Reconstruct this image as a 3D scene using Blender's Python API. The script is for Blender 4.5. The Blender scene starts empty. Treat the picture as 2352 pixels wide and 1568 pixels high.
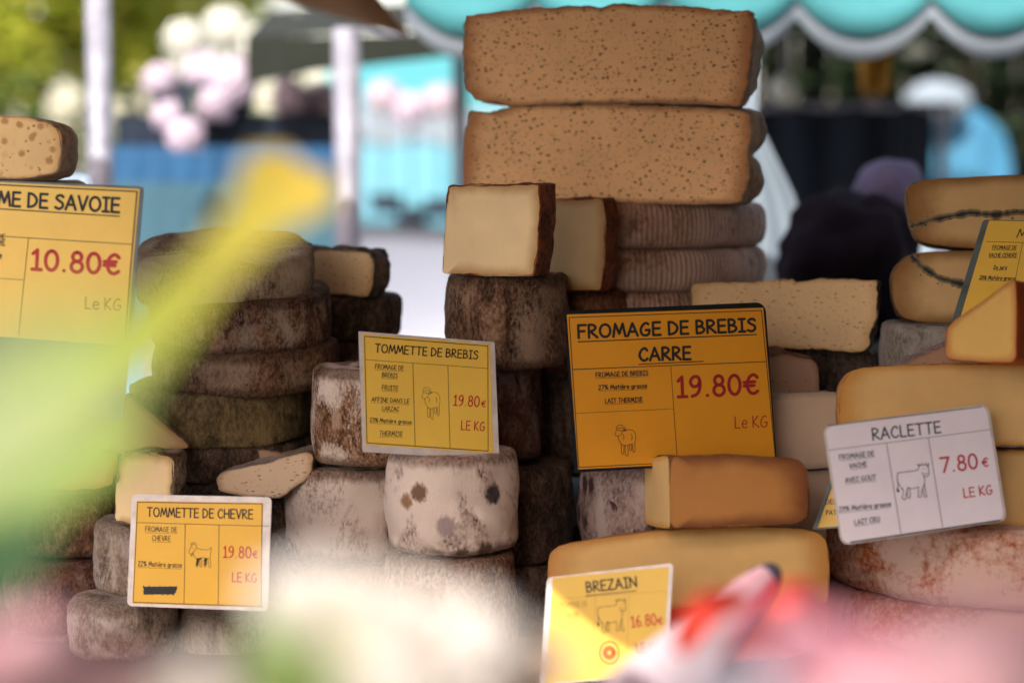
import bpy, bmesh, math, random
from mathutils import Vector, Matrix, noise
R = math.radians
C = bpy.context.scene.collection

# ------------------------------------------------------------------ camera, sky, sun, exposure
CAM = Vector((0.0, 0.0, 1.42)); PITCH = math.atan(354 / 2352 * 36 / 70)
cd = bpy.data.cameras.new("camera"); cd.lens = 70; cd.sensor_width = 36; cd.clip_start = 0.02; cd.clip_end = 600
cd.dof.use_dof = True; cd.dof.focus_distance = 2.14; cd.dof.aperture_fstop = 2.0; cd.dof.aperture_blades = 0
cam = bpy.data.objects.new("camera", cd); C.objects.link(cam)
cam.location = CAM; cam.rotation_euler = (R(90) - PITCH, 0, 0)
bpy.context.scene.camera = cam
SUN = Vector((-0.18, -0.66, 0.72)).normalized()
EL = math.asin(SUN.z); AZ = math.atan2(SUN.x, SUN.y)
w = bpy.data.worlds.new("World"); bpy.context.scene.world = w; w.use_nodes = True
nt = w.node_tree; sky = nt.nodes.new("ShaderNodeTexSky"); sky.sky_type = 'NISHITA'; sky.sun_disc = False
sky.sun_elevation = EL; sky.sun_rotation = AZ; sky.air_density = 1.0; sky.dust_density = 2.5; sky.ozone_density = 0.6
bg = nt.nodes["Background"]; bg.inputs[1].default_value = 0.15
warm = nt.nodes.new("ShaderNodeMix"); warm.data_type = 'RGBA'; warm.blend_type = 'MULTIPLY'; warm.inputs[0].default_value = 1.0
warm.inputs[7].default_value = (1.0, .82, .70, 1); nt.links.new(sky.outputs[0], warm.inputs[6]); nt.links.new(warm.outputs[2], bg.inputs[0])   # hazy, milky summer sky
ld = bpy.data.lights.new("sun", 'SUN'); ld.energy = 2.0; ld.angle = R(0.5); ld.color = (1.0, 0.95, 0.90)
sun = bpy.data.objects.new("sun", ld); C.objects.link(sun); sun.rotation_euler = (-SUN).to_track_quat('-Z', 'Y').to_euler()
vs = bpy.context.scene.view_settings; vs.view_transform = 'Standard'; vs.look = 'None'; vs.gamma = 1; vs.exposure = 1.72
bpy.context.scene.cycles.max_bounces = 8; bpy.context.scene.cycles.transparent_max_bounces = 8

# ------------------------------------------------------------------ helpers
def P(px, py, Y):
    """world point on the vertical plane at distance Y seen at frame position px, py (frame 2352 wide)"""
    k = 36 / 70 / 2352
    v = Vector(((px - 1176) * k, (784 - py) * k, -1.0))
    v = cam_rot @ v
    return CAM + v * (Y / v.y)
cam_rot = cam.rotation_euler.to_matrix()

def tag(o, label=None, cat=None, group=None, kind=None):
    if label: o["label"] = label
    if cat: o["category"] = cat
    if group: o["group"] = group
    if kind: o["kind"] = kind
    return o
def empty(name, loc, rz=0, label=None, cat=None, group=None, rot=None):
    o = bpy.data.objects.new(name, None); C.objects.link(o); o.empty_display_size = .02
    o.location = loc; o.rotation_euler = rot if rot else (0, 0, rz)
    return tag(o, label, cat, group)
def link(name, me, mats, parent=None, loc=None):
    if not isinstance(mats, (list, tuple)): mats = [mats]
    if not me.materials:
        for m in mats: me.materials.append(m)
    o = bpy.data.objects.new(name, me); C.objects.link(o)
    if parent: o.parent = parent
    if loc is not None: o.location = loc
    return o
def mesh(name, verts, faces, smooth=True):
    me = bpy.data.meshes.new(name); me.from_pydata([tuple(v) for v in verts], [], faces)
    if smooth: me.polygons.foreach_set("use_smooth", [True] * len(me.polygons))
    me.update(); return me
class MB:
    def __init__(s): s.v = []; s.f = []
    def add(s, v, f):
        b = len(s.v); s.v += [Vector(q) for q in v]; s.f += [tuple(i + b for i in q) for q in f]
    def box(s, lo, hi, M=None):
        x0, y0, z0 = lo; x1, y1, z1 = hi
        v = [Vector(p) for p in ((x0,y0,z0),(x1,y0,z0),(x1,y1,z0),(x0,y1,z0),(x0,y0,z1),(x1,y0,z1),(x1,y1,z1),(x0,y1,z1))]
        if M: v = [M @ p for p in v]
        s.add(v, [(0,3,2,1),(4,5,6,7),(0,1,5,4),(1,2,6,5),(2,3,7,6),(3,0,4,7)])
    def tube(s, pts, rad, n=12):
        pts = [Vector(p) for p in pts]; rr = rad if isinstance(rad, (list, tuple)) else [rad] * len(pts)
        b = len(s.v)
        for i, p in enumerate(pts):
            d = (pts[min(i+1, len(pts)-1)] - pts[max(i-1, 0)]).normalized()
            a = d.orthogonal().normalized() if abs(d.z) < .99 else Vector((1, 0, 0)); c = d.cross(a)
            for k in range(n):
                t = 2 * math.pi * k / n; s.v.append(p + (a * math.cos(t) + c * math.sin(t)) * rr[i])
        for i in range(len(pts) - 1):
            for k in range(n):
                s.f.append((b+i*n+k, b+i*n+(k+1)%n, b+(i+1)*n+(k+1)%n, b+(i+1)*n+k))
        s.f.append(tuple(b+k for k in range(n))[::-1]); s.f.append(tuple(b+(len(pts)-1)*n+k for k in range(n)))
    def build(s, name, mat, parent=None, smooth=False, loc=None, bevel=0):
        me = mesh(name, s.v, s.f, smooth)
        o = link(name, me, mat, parent, loc)
        if bevel:
            m = o.modifiers.new("bevel", 'BEVEL'); m.width = bevel; m.segments = 2; m.limit_method = 'ANGLE'
        return o
def fbm(p, oct=3, seed=0.0):
    return noise.fractal(Vector(p) + Vector((seed * 13.7, seed * 7.3, seed * 3.1)), 1.0, 2.0, oct)

# ------------------------------------------------------------------ materials
def srgb(c):
    return tuple(((x / 255 / 12.92) if x / 255 <= .04045 else ((x / 255 + .055) / 1.055) ** 2.4) for x in c) + (1,)
class NB:
    def __init__(s, name):
        s.m = bpy.data.materials.new(name); s.m.use_nodes = True; s.t = s.m.node_tree
        s.bsdf = s.t.nodes["Principled BSDF"]; s.out = s.t.nodes["Material Output"]
    def n(s, kind, **kw):
        o = s.t.nodes.new("ShaderNode" + kind)
        for k, v in kw.items():
            if k in o.inputs and not hasattr(o, k): o.inputs[k].default_value = v
            else: setattr(o, k, v)
        return o
    def l(s, a, b): s.t.links.new(a, b)
    def coord(s):
        tc = s.n("TexCoord"); oi = s.n("ObjectInfo"); ml = s.n("VectorMath", operation='SCALE')
        cx = s.n("CombineXYZ"); 
        for k in range(3): s.l(oi.outputs["Random"], cx.inputs[k])
        s.l(cx.outputs[0], ml.inputs[0]); ml.inputs[3].default_value = 7.0
        ad = s.n("VectorMath", operation='ADD'); s.l(tc.outputs["Object"], ad.inputs[0]); s.l(ml.outputs[0], ad.inputs[1])
        return ad.outputs[0]
    def noise(s, vec, scale, detail=4, rough=.6, dist=0.0):
        o = s.n("TexNoise"); o.inputs["Scale"].default_value = scale; o.inputs["Detail"].default_value = detail
        o.inputs["Roughness"].default_value = rough; o.inputs["Distortion"].default_value = dist
        s.l(vec, o.inputs["Vector"]); return o.outputs["Fac"]
    def ramp(s, fac, stops, interp='LINEAR'):
        o = s.n("ValToRGB"); e = o.color_ramp.elements; o.color_ramp.interpolation = interp
        while len(e) < len(stops): e.new(.5)
        for i, (p, c) in enumerate(stops):
            e[i].position = p; e[i].color = c if len(c) == 4 else tuple(c) + (1,)
        s.l(fac, o.inputs[0]); return o.outputs[0]
    def mix(s, fac, a, b, mode='MIX'):
        o = s.n("Mix", data_type='RGBA', blend_type=mode)
        for sock, v in ((o.inputs[0], fac), (o.inputs[6], a), (o.inputs[7], b)):
            if hasattr(v, "is_linked"): s.l(v, sock)
            elif isinstance(v, (int, float)): sock.default_value = v
            else: sock.default_value = v if len(v) == 4 else tuple(v) + (1,)
        return o.outputs[2]
    def math(s, op, a, b=None):
        o = s.n("Math", operation=op)
        for i, v in enumerate((a, b)):
            if v is None: continue
            if hasattr(v, "is_linked"): s.l(v, o.inputs[i])
            else: o.inputs[i].default_value = v
        return o.outputs[0]
    def bump(s, h, strength, dist):
        o = s.n("Bump"); o.inputs["Strength"].default_value = strength; o.inputs["Distance"].default_value = dist
        s.l(h, o.inputs["Height"]); s.l(o.outputs[0], s.bsdf.inputs["Normal"]); return o
G = lambda v: (v, v, v, 1)

def plain(name, col, rough=.6, var=.12, scale=30, metal=0.0, bump=.0, spec=.4, transl=0.0, trans_col=None):
    b = NB(name); v = b.coord(); f = b.noise(v, scale, 5)
    c0 = tuple(x * (1 - var) for x in col[:3]) + (1,); c1 = tuple(min(1, x * (1 + var)) for x in col[:3]) + (1,)
    c = b.ramp(f, [(.3, c0), (.7, c1)])
    b.l(c, b.bsdf.inputs["Base Color"]); b.bsdf.inputs["Roughness"].default_value = rough
    b.bsdf.inputs["Metallic"].default_value = metal; b.bsdf.inputs["Specular IOR Level"].default_value = spec
    if bump: b.bump(f, bump, .003)
    if transl:
        t = b.n("BsdfTranslucent"); t.inputs[0].default_value = trans_col or c1
        mx = b.n("MixShader"); mx.inputs[0].default_value = transl
        b.l(b.bsdf.outputs[0], mx.inputs[1]); b.l(t.outputs[0], mx.inputs[2]); b.l(mx.outputs[0], b.out.inputs[0])
    return b.m

def rind_mat(name, dark, mid, light, mould=None, amount=.5, scale=1.0, weave=0.0, groove=0.0, rough=.85, bump=.6, spots=None, fine=1.0, spotsize=1.0, low=.41, high=.59, rim=0.0, patches=(), grain=.55):
    b = NB(name); v0 = b.coord(); mpg = b.n("Mapping"); mpg.inputs["Scale"].default_value = (1, 1, grain); b.l(v0, mpg.inputs[0]); v = mpg.outputs[0]
    n1 = b.noise(v, 34 * scale, 10, .72, .6); n2 = b.noise(v, 300 * scale, 5, .75); n3 = b.noise(v, 13 * scale, 4, .55, 1.0)
    mixn = b.math('ADD', b.math('MULTIPLY', n1, .58), b.math('MULTIPLY', n2, .42))
    c = b.ramp(mixn, [(low, dark), (.5, mid), (high, light)])
    h = b.math('ADD', b.math('MULTIPLY', n1, .6), b.math('MULTIPLY', n2, .5 * fine))
    if mould:
        k = b.math('ADD', b.math('MULTIPLY', n3, .7), b.math('MULTIPLY', n2, .3))
        a = .62 - amount * .32
        mf = b.ramp(k, [(a, G(0)), (a + .10, G(1))])
        c = b.mix(mf, c, mould)
        h = b.math('ADD', h, b.math('MULTIPLY', mf, .12))
    if spots:
        vo = b.n("TexVoronoi", feature='F1'); vo.inputs["Scale"].default_value = 26 / spotsize; vo.inputs["Randomness"].default_value = 1
        b.l(v, vo.inputs["Vector"])
        d = b.math('ADD', vo.outputs["Distance"], b.math('MULTIPLY', n2, .45))
        keep = b.math('GREATER_THAN', b.noise(v, 15, 2), .50)
        sf = b.math('MULTIPLY', b.ramp(d, [(.42, G(1)), (.60, G(0))]), keep)
        c = b.mix(sf, c, spots)
    if rim:
        at = b.n("Attribute", attribute_name="rim")
        rf = b.math('ADD', b.math('MULTIPLY', at.outputs["Fac"], .42), b.math('MULTIPLY', b.math('ADD', n1, b.math('MULTIPLY', n3, .8)), .55))
        c = b.mix(b.math('MULTIPLY', b.ramp(rf, [(.70, G(0)), (.88, G(1))]), rim), c, b.mix(b.ramp(n2, [(.4, G(0)), (.6, G(1))]), dark, mid))
    for (qx, qy, qz, qr, qc) in patches:
        tc = b.n("TexCoord"); ds = b.n("VectorMath", operation='DISTANCE'); b.l(tc.outputs["Object"], ds.inputs[0]); ds.inputs[1].default_value = (qx, qy, qz)
        dd = b.math('ADD', b.math('DIVIDE', ds.outputs["Value"], qr), b.math('ADD', b.math('MULTIPLY', b.math('SUBTRACT', n2, .5), 1.0), b.math('MULTIPLY', b.math('SUBTRACT', n1, .5), .45)))
        c = b.mix(b.math('MULTIPLY', b.ramp(dd, [(.62, G(1)), (1.22, G(0))]), .92), c, qc)
    if weave or groove:
        uv = b.n("UVMap"); sep = b.n("SeparateXYZ"); 
        nz = b.n("TexNoise"); nz.inputs["Scale"].default_value = 40; b.l(uv.outputs[0], nz.inputs["Vector"])
        b.l(uv.outputs[0], sep.inputs[0])
        if weave:
            def wv(ax, per):
                s1 = b.math('MULTIPLY', sep.outputs[ax], 6.2832 / per)
                return b.math('SINE', b.math('ADD', s1, b.math('MULTIPLY', nz.outputs[0], 5)))
            g = b.math('MULTIPLY', wv(0, .0026), wv(1, .0026))
            h = b.math('ADD', h, b.math('MULTIPLY', g, .10 * weave))
            c = b.mix(b.math('MULTIPLY', b.ramp(g, [(.0, G(0)), (.7, G(1))]), .28 * weave), c, dark)
        if groove:
            s1 = b.math('SINE', b.math('ADD', b.math('MULTIPLY', sep.outputs[0], 6.2832 / .0062), b.math('MULTIPLY', nz.outputs[0], 2.5)))
            gv = b.ramp(s1, [(.0, G(1)), (.75, G(0))])
            h = b.math('SUBTRACT', h, b.math('MULTIPLY', gv, .45 * groove))
            br = b.noise(v, 22, 4)
            c = b.mix(b.math('MULTIPLY', b.math('MULTIPLY', gv, b.ramp(br, [(.35, G(.15)), (.65, G(1))])), .6 * groove), c, dark)
    b.l(c, b.bsdf.inputs["Base Color"]); b.bsdf.inputs["Roughness"].default_value = rough
    b.bsdf.inputs["Specular IOR Level"].default_value = .25
    b.bump(h, min(1, bump * 1.3), .006)
    return b.m

def paste_mat(name, base, edge, hole=None, holes=0.0, size=1.0, flat=1.8, edge_w=.02, sss=.25, rough=.5, big=False, mott=.07):
    b = NB(name); v = b.coord()
    f = b.noise(v, 18, 5); f2 = b.noise(v, 240, 4)
    c0 = tuple(x * (1 - mott) for x in base[:3]) + (1,); c1 = tuple(min(1, x * (1 + mott)) for x in base[:3]) + (1,)
    c = b.ramp(f, [(.3, c0), (.7, c1)])
    at = b.n("Attribute", attribute_name="edge")
    ef = b.ramp(b.math('ADD', at.outputs["Fac"], b.math('MULTIPLY', b.math('SUBTRACT', f, .5), edge_w * .8)), [(0.0, G(1)), (min(.95, edge_w), G(0))], 'EASE')
    c = b.mix(ef, c, edge)
    h = b.math('MULTIPLY', f2, .15)
    if holes:
        mp = b.n("Mapping"); mp.inputs["Scale"].default_value = (1, 1, flat); mp.inputs["Rotation"].default_value = (0, .25, 0); b.l(v, mp.inputs[0])
        wob = b.n("TexNoise"); wob.inputs["Scale"].default_value = 60; b.l(v, wob.inputs["Vector"])
        mxv = b.n("VectorMath", operation='SCALE'); b.l(wob.outputs["Color"], mxv.inputs[0]); mxv.inputs[3].default_value = .006 * size
        ad = b.n("VectorMath", operation='ADD'); b.l(mp.outputs[0], ad.inputs[0]); b.l(mxv.outputs[0], ad.inputs[1])
        tot = None
        for sc, th, keep in ((150, .26, .52), (270, .22, .50)) if not big else ((62, .30, .46), (120, .22, .50)):
            vo = b.n("TexVoronoi", feature='F1'); vo.inputs["Scale"].default_value = sc / size; b.l(ad.outputs[0], vo.inputs["Vector"])
            th2 = th * (.8 + .5 * holes)
            s1 = b.ramp(vo.outputs["Distance"], [(th2 * .55, G(1)), (th2, G(0))])
            cs = b.n("SeparateColor"); b.l(vo.outputs["Color"], cs.inputs[0])
            s1 = b.math('MULTIPLY', s1, b.ramp(b.math('ADD', cs.outputs[0], b.math('MULTIPLY', b.noise(v, 22, 3), .9)), [(keep + .26, G(0)), (keep + .46, G(1))]))
            tot = s1 if tot is None else b.math('MAXIMUM', tot, s1)
        tot = b.math('MULTIPLY', tot, b.ramp(at.outputs["Fac"], [(.0, G(0)), (.09, G(1))]))
        c = b.mix(tot, c, hole)
        h = b.math('SUBTRACT', h, b.math('MULTIPLY', tot, .6))
    b.l(c, b.bsdf.inputs["Base Color"]); b.bsdf.inputs["Roughness"].default_value = rough
    b.bsdf.inputs["Specular IOR Level"].default_value = .35
    b.bsdf.inputs["Subsurface Weight"].default_value = sss; b.bsdf.inputs["Subsurface Radius"].default_value = (1, .55, .25)
    b.bsdf.inputs["Subsurface Scale"].default_value = .006
    b.bump(h, .5, .0012)
    return b.m

def L(*c): return tuple(c) + (1,)
M = {}
M['brown'] = rind_mat("brown_rind", L(.026,.014,.009), L(.15,.078,.044), L(.34,.21,.13), L(.34,.24,.17), .34, 1.0, rim=.8)
M['redbrown'] = rind_mat("red_brown_rind", L(.035,.014,.009), L(.16,.060,.028), L(.30,.14,.075), None, 0, 1.0, rim=.8)
M['rustred'] = rind_mat("rust_red_rind", L(.022,.010,.008), L(.17,.045,.014), L(.36,.10,.028), None, 0, 1.1, grain=1)
M['paletop'] = rind_mat("pale_grey_rind", L(.10,.07,.045), L(.28,.20,.13), L(.46,.36,.25), L(.54,.46,.35), .62, 1.0, rim=.3)
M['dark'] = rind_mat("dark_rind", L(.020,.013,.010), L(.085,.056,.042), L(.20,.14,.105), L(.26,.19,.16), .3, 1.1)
M['craggy'] = rind_mat("craggy_rind", L(.018,.010,.007), L(.16,.085,.052), L(.44,.28,.19), L(.46,.36,.28), .40, 1.2, bump=1.0, rim=.8)
M['olive'] = rind_mat("olive_rind", L(.055,.042,.020), L(.16,.12,.055), L(.28,.21,.10), None, 0, .9)
M['greybrown'] = rind_mat("grey_brown_rind", L(.12,.085,.06), L(.26,.20,.155), L(.40,.33,.27), L(.46,.40,.36), .4, 1.0, rim=.8)
M['pinkwhite'] = rind_mat("pink_white_rind", L(.13,.060,.035), L(.45,.31,.26), L(.62,.50,.46), L(.68,.55,.51), .75, .9, weave=.8, spots=L(.16,.07,.03), spotsize=1.6, low=.42, high=.58, rim=.8)
M['whitebrown'] = rind_mat("white_brown_rind", L(.075,.035,.018), L(.30,.17,.11), L(.56,.42,.36), L(.88,.76,.67), .42, 1.0, weave=.9, low=.43, high=.57, rim=.8)
M['whiterust'] = rind_mat("white_rust_rind", L(.05,.022,.010), L(.24,.12,.06), L(.50,.34,.24), L(.88,.75,.65), .50, 1.3, weave=.9, low=.43, high=.57, rim=.8)
M['rust'] = rind_mat("rust_rind", L(.035,.015,.010), L(.16,.075,.050), L(.30,.18,.14), L(.34,.23,.20), .35, 1.2, weave=.6, rim=.8)
M['speckled'] = rind_mat("grey_speckled_rind", L(.12,.075,.06), L(.34,.25,.23), L(.48,.38,.36), L(.50,.41,.39), .5, 1.0, weave=.8, spots=L(.060,.030,.034), spotsize=.6, rim=.8)
M['grooved'] = rind_mat("grooved_pink_rind", L(.20,.095,.065), L(.56,.38,.31), L(.70,.53,.46), L(.66,.50,.44), .5, .8, groove=1.0, low=.40, high=.60)
M['orangemould'] = rind_mat("orange_mould_rind", L(.26,.060,.016), L(.38,.115,.035), L(.46,.19,.08), L(.60,.42,.35), .62, .45, bump=.3, grain=1)
M['greyblue'] = rind_mat("grey_blue_rind", L(.11,.10,.085), L(.25,.23,.20), L(.36,.33,.29), L(.40,.38,.36), .5, .9)
M['tanrind'] = rind_mat("tan_rind", L(.22,.14,.09), L(.38,.26,.17), L(.48,.35,.24), None, 0, .7, bump=.35)
M['greytan'] = rind_mat("grey_tan_rind", L(.16,.11,.075), L(.31,.225,.155), L(.43,.335,.25), None, 0, .8, bump=.4)
M['goldrind'] = rind_mat("golden_rind", L(.22,.085,.022), L(.36,.16,.045), L(.44,.22,.07), None, 0, .7, bump=.2, rough=.6)
M['darkgold'] = rind_mat("dark_golden_rind", L(.10,.035,.012), L(.20,.075,.022), L(.30,.13,.04), None, 0, .7, bump=.2, rough=.6)
M['redwax'] = plain("red_rind", (.55, .05, .025), .4, .15, 30, bump=.05)
M['orangerind'] = plain("orange_rind", (.48, .085, .010), .6, .18, 40, bump=.1)
M['crust'] = rind_mat("grey_crust", L(.03,.022,.018), L(.10,.075,.06), L(.22,.16,.13), L(.26,.19,.16), .3, 1.3, bump=.9)
M['morbrind'] = rind_mat("thin_brown_rind", L(.10,.05,.025), L(.20,.11,.055), L(.28,.17,.09), None, 0, 1, bump=.3)
M['p_speck'] = paste_mat("speckled_paste", L(.88,.57,.29), L(.46,.20,.07), L(.19,.070,.026), .95, 1.1, 1.6, .16)
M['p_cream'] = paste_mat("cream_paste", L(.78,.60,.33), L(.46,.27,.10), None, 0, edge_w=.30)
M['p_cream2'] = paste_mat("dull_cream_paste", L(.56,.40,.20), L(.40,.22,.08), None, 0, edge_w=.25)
M['p_pale'] = paste_mat("pale_paste", L(.68,.53,.38), L(.48,.30,.16), L(.36,.22,.13), .5, 1.5, 2.4, .20)
M['p_hole'] = paste_mat("holey_paste", L(.74,.52,.23), L(.62,.36,.11), L(.44,.24,.07), 1.0, 1.0, 1.2, .14, big=True)
M['p_crumb'] = paste_mat("crumbly_paste", L(.76,.56,.31), L(.62,.40,.17), L(.33,.18,.075), .4, 1.4, 2.6, .15)
M['p_gold'] = paste_mat("golden_paste", L(.68,.45,.17), L(.46,.22,.05), None, 0, edge_w=.26)
M['p_amber'] = paste_mat("amber_paste", L(.62,.38,.085), L(.44,.18,.03), None, 0, edge_w=.25)
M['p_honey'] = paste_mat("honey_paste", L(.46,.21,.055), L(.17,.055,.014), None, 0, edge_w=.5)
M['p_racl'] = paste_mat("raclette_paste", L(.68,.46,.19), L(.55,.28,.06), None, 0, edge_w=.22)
M['p_morb'] = paste_mat("morbier_paste", L(.76,.54,.27), L(.34,.18,.06), None, 0, edge_w=.34)
M['p_beige'] = paste_mat("beige_paste", L(.56,.44,.33), L(.40,.30,.21), None, 0, edge_w=.2)
M['p_brown'] = paste_mat("pinkish_paste", L(.42,.27,.19), L(.30,.17,.10), L(.20,.10,.06), .2, 2, 2, .2)
M['ashstain'] = plain("ash_stained_paste", (.26, .20, .115), .8, .25, 200)
M['ash'] = plain("ash", (.035, .050, .058), .9, .4, 300)

# ------------------------------------------------------------------ cheese builders
def smooth_poly(pts, it=2, keep=.22):
    for _ in range(it):
        q = []
        for i in range(len(pts)):
            a, b = Vector(pts[i]), Vector(pts[(i + 1) % len(pts)])
            q += [a.lerp(b, keep), a.lerp(b, 1 - keep)]
        pts = q
    return [Vector(p) for p in pts]
def resample(pts, step):
    n = len(pts); per = sum((pts[(i+1) % n] - pts[i]).length for i in range(n)); m = max(24, int(per / step)); out = []
    i = 0; acc = 0.0; seg = (pts[1] - pts[0]).length
    for k in range(m):
        d = per * k / m
        while acc + seg < d and i < n - 1:
            acc += seg; i += 1; seg = (pts[(i+1) % n] - pts[i]).length
        t = (d - acc) / seg if seg > 0 else 0
        out.append(pts[i].lerp(pts[(i+1) % n], min(1, t)))
    return out

def cut_cheese(name, label, cat, outline, Y, yaw, paste, rind, mode='half', depth=None, angle=60, crumb=.0008, lump=.0012,
               rindw=.0022, seed=1, it=2, tilt=0, group=None, axis='left', push=(0, 0), keep=.22, step=.0035, belly=0.0, lobes=1, paste2=None):
    """a piece of cheese with one or two cut faces. outline: the cut face's outline; it is carried back into a half wheel,
    a sector turned about one edge, or a block."""
    W = [P(x, y, Y) for x, y in outline]
    xs = [p.x for p in W]; zs = [p.z for p in W]; x0, x1, z0 = min(xs), max(xs), min(zs)
    px = {'left': x0, 'right': x1, 'mid': (x0 + x1) / 2}[axis if mode == 'sector' else 'mid']
    cy = math.cos(R(yaw))
    loc = [(((p.x - px) / cy), p.z - z0) for p in W]
    pts = resample(smooth_poly([Vector((a, b)) for a, b in loc], it, keep), step)
    area = sum(pts[i].x * pts[(i+1) % len(pts)].y - pts[(i+1) % len(pts)].x * pts[i].y for i in range(len(pts)))
    if area < 0: pts.reverse()
    n = len(pts); cen = sum(pts, Vector((0, 0))) / n
    hw = (max(p.x for p in pts) - min(p.x for p in pts)) / 2; zt = max(p.y for p in pts); hh = zt / 2
    out = []
    for i, p in enumerate(pts):
        d = (p - cen).normalized(); top = 1.0 if p.y > zt * .85 else .6
        k = crumb * top * (fbm((p.x * 190, p.y * 190, seed), 4, seed) * .7 + 1.1 * fbm((p.x * 60, p.y * 60, seed), 2, seed + 3))
        out.append(p + d * k)
    steps = 22 if mode != 'block' else 12
    def place(p, t):
        if mode == 'half':
            a = t * R(89); dd = depth if depth else hw
            return Vector((p.x * math.cos(a), dd * math.sin(a), p.y))
        if mode == 'sector':
            a = t * R(angle); return Vector((p.x * math.cos(a), abs(p.x) * math.sin(a) + 0, p.y))
        return Vector((p.x + push[0] * t, depth * t, p.y + push[1] * t))
    rv, rf = [], []
    ins = []
    for i, p in enumerate(out):
        wv = rindw * (1 + .8 * fbm((p.x * 90, p.y * 90, 2), 3, seed)); wv = max(.0004, wv)
        if mode == 'sector' and p.x < hw * .10: wv = .00015
        q = p + (cen - p).normalized() * wv; ins.append(q)
    for p in ins: rv.append(Vector((p.x, -.0004, p.y)))
    for s in range(steps + 1):
        t = s / steps
        for i, p in enumerate(out):
            v = place(p, t)
            if s > 0:
                d = Vector(((p - cen).x, 0, (p - cen).y)).normalized()
                edge_fade = min(1, s / 3)
                amt = lump * edge_fade * 2.2 * fbm((v.x * 38, v.y * 38, v.z * 38), 3, seed)
                if belly and p.x > cen.x + hw * .5: amt += belly * abs(math.sin(lobes * math.pi * min(1, max(0, p.y / zt)))) ** .6 * edge_fade
                v += d * amt
            rv.append(v)
    for s in range(steps + 1):
        for i in range(n):
            j = (i + 1) % n; a = s * n; b = (s + 1) * n
            rf.append((a + i, a + j, b + j, b + i))
    e = empty(name, Vector((px, Y, z0)), label=label, cat=cat, group=group, rot=(R(-tilt), 0, R(-yaw)))
    back_is_paste = mode == 'sector' or mode == 'block'
    if not back_is_paste: rf.append(tuple((steps + 1) * n + i for i in range(n)))
    me = mesh("rind", rv, rf); link("rind", me, rind, e)
    def face(tb, sgn):
        v, f, at = [], [], []
        rings = [0, .0012, .003, .007, .014, .025, .04]
        mn = min(hw, hh)
        for d in rings:
            if d > mn * .8: break
            k = d / mn
            for p in out:
                q = p.lerp(cen, k); u = place(q, tb); kk = max(k, .5 * max(0, 1 - p.x / (hw * .16))) if mode == 'sector' else k
                u.y += sgn * .0007 * fbm((q.x * 25, q.y * 25, 0), 2, seed + 5)
                v.append(u); at.append(kk)
        m = len(v) // n
        for s in range(m - 1):
            for i in range(n):
                j = (i + 1) % n; q = (s*n+i, s*n+j, (s+1)*n+j, (s+1)*n+i); f.append(q[::-1] if sgn < 0 else q)
        v.append(place(cen, tb)); at.append(1.0); c = len(v) - 1
        for i in range(n):
            j = (i + 1) % n; q = ((m-1)*n+i, (m-1)*n+j, c); f.append(q[::-1] if sgn < 0 else q)
        me = mesh("paste", v, f); a = me.attributes.new("edge", 'FLOAT', 'POINT'); a.data.foreach_set("value", at)
        return me
    link("paste", face(0, -1), paste, e)
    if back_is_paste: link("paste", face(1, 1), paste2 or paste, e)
    return e

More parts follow.
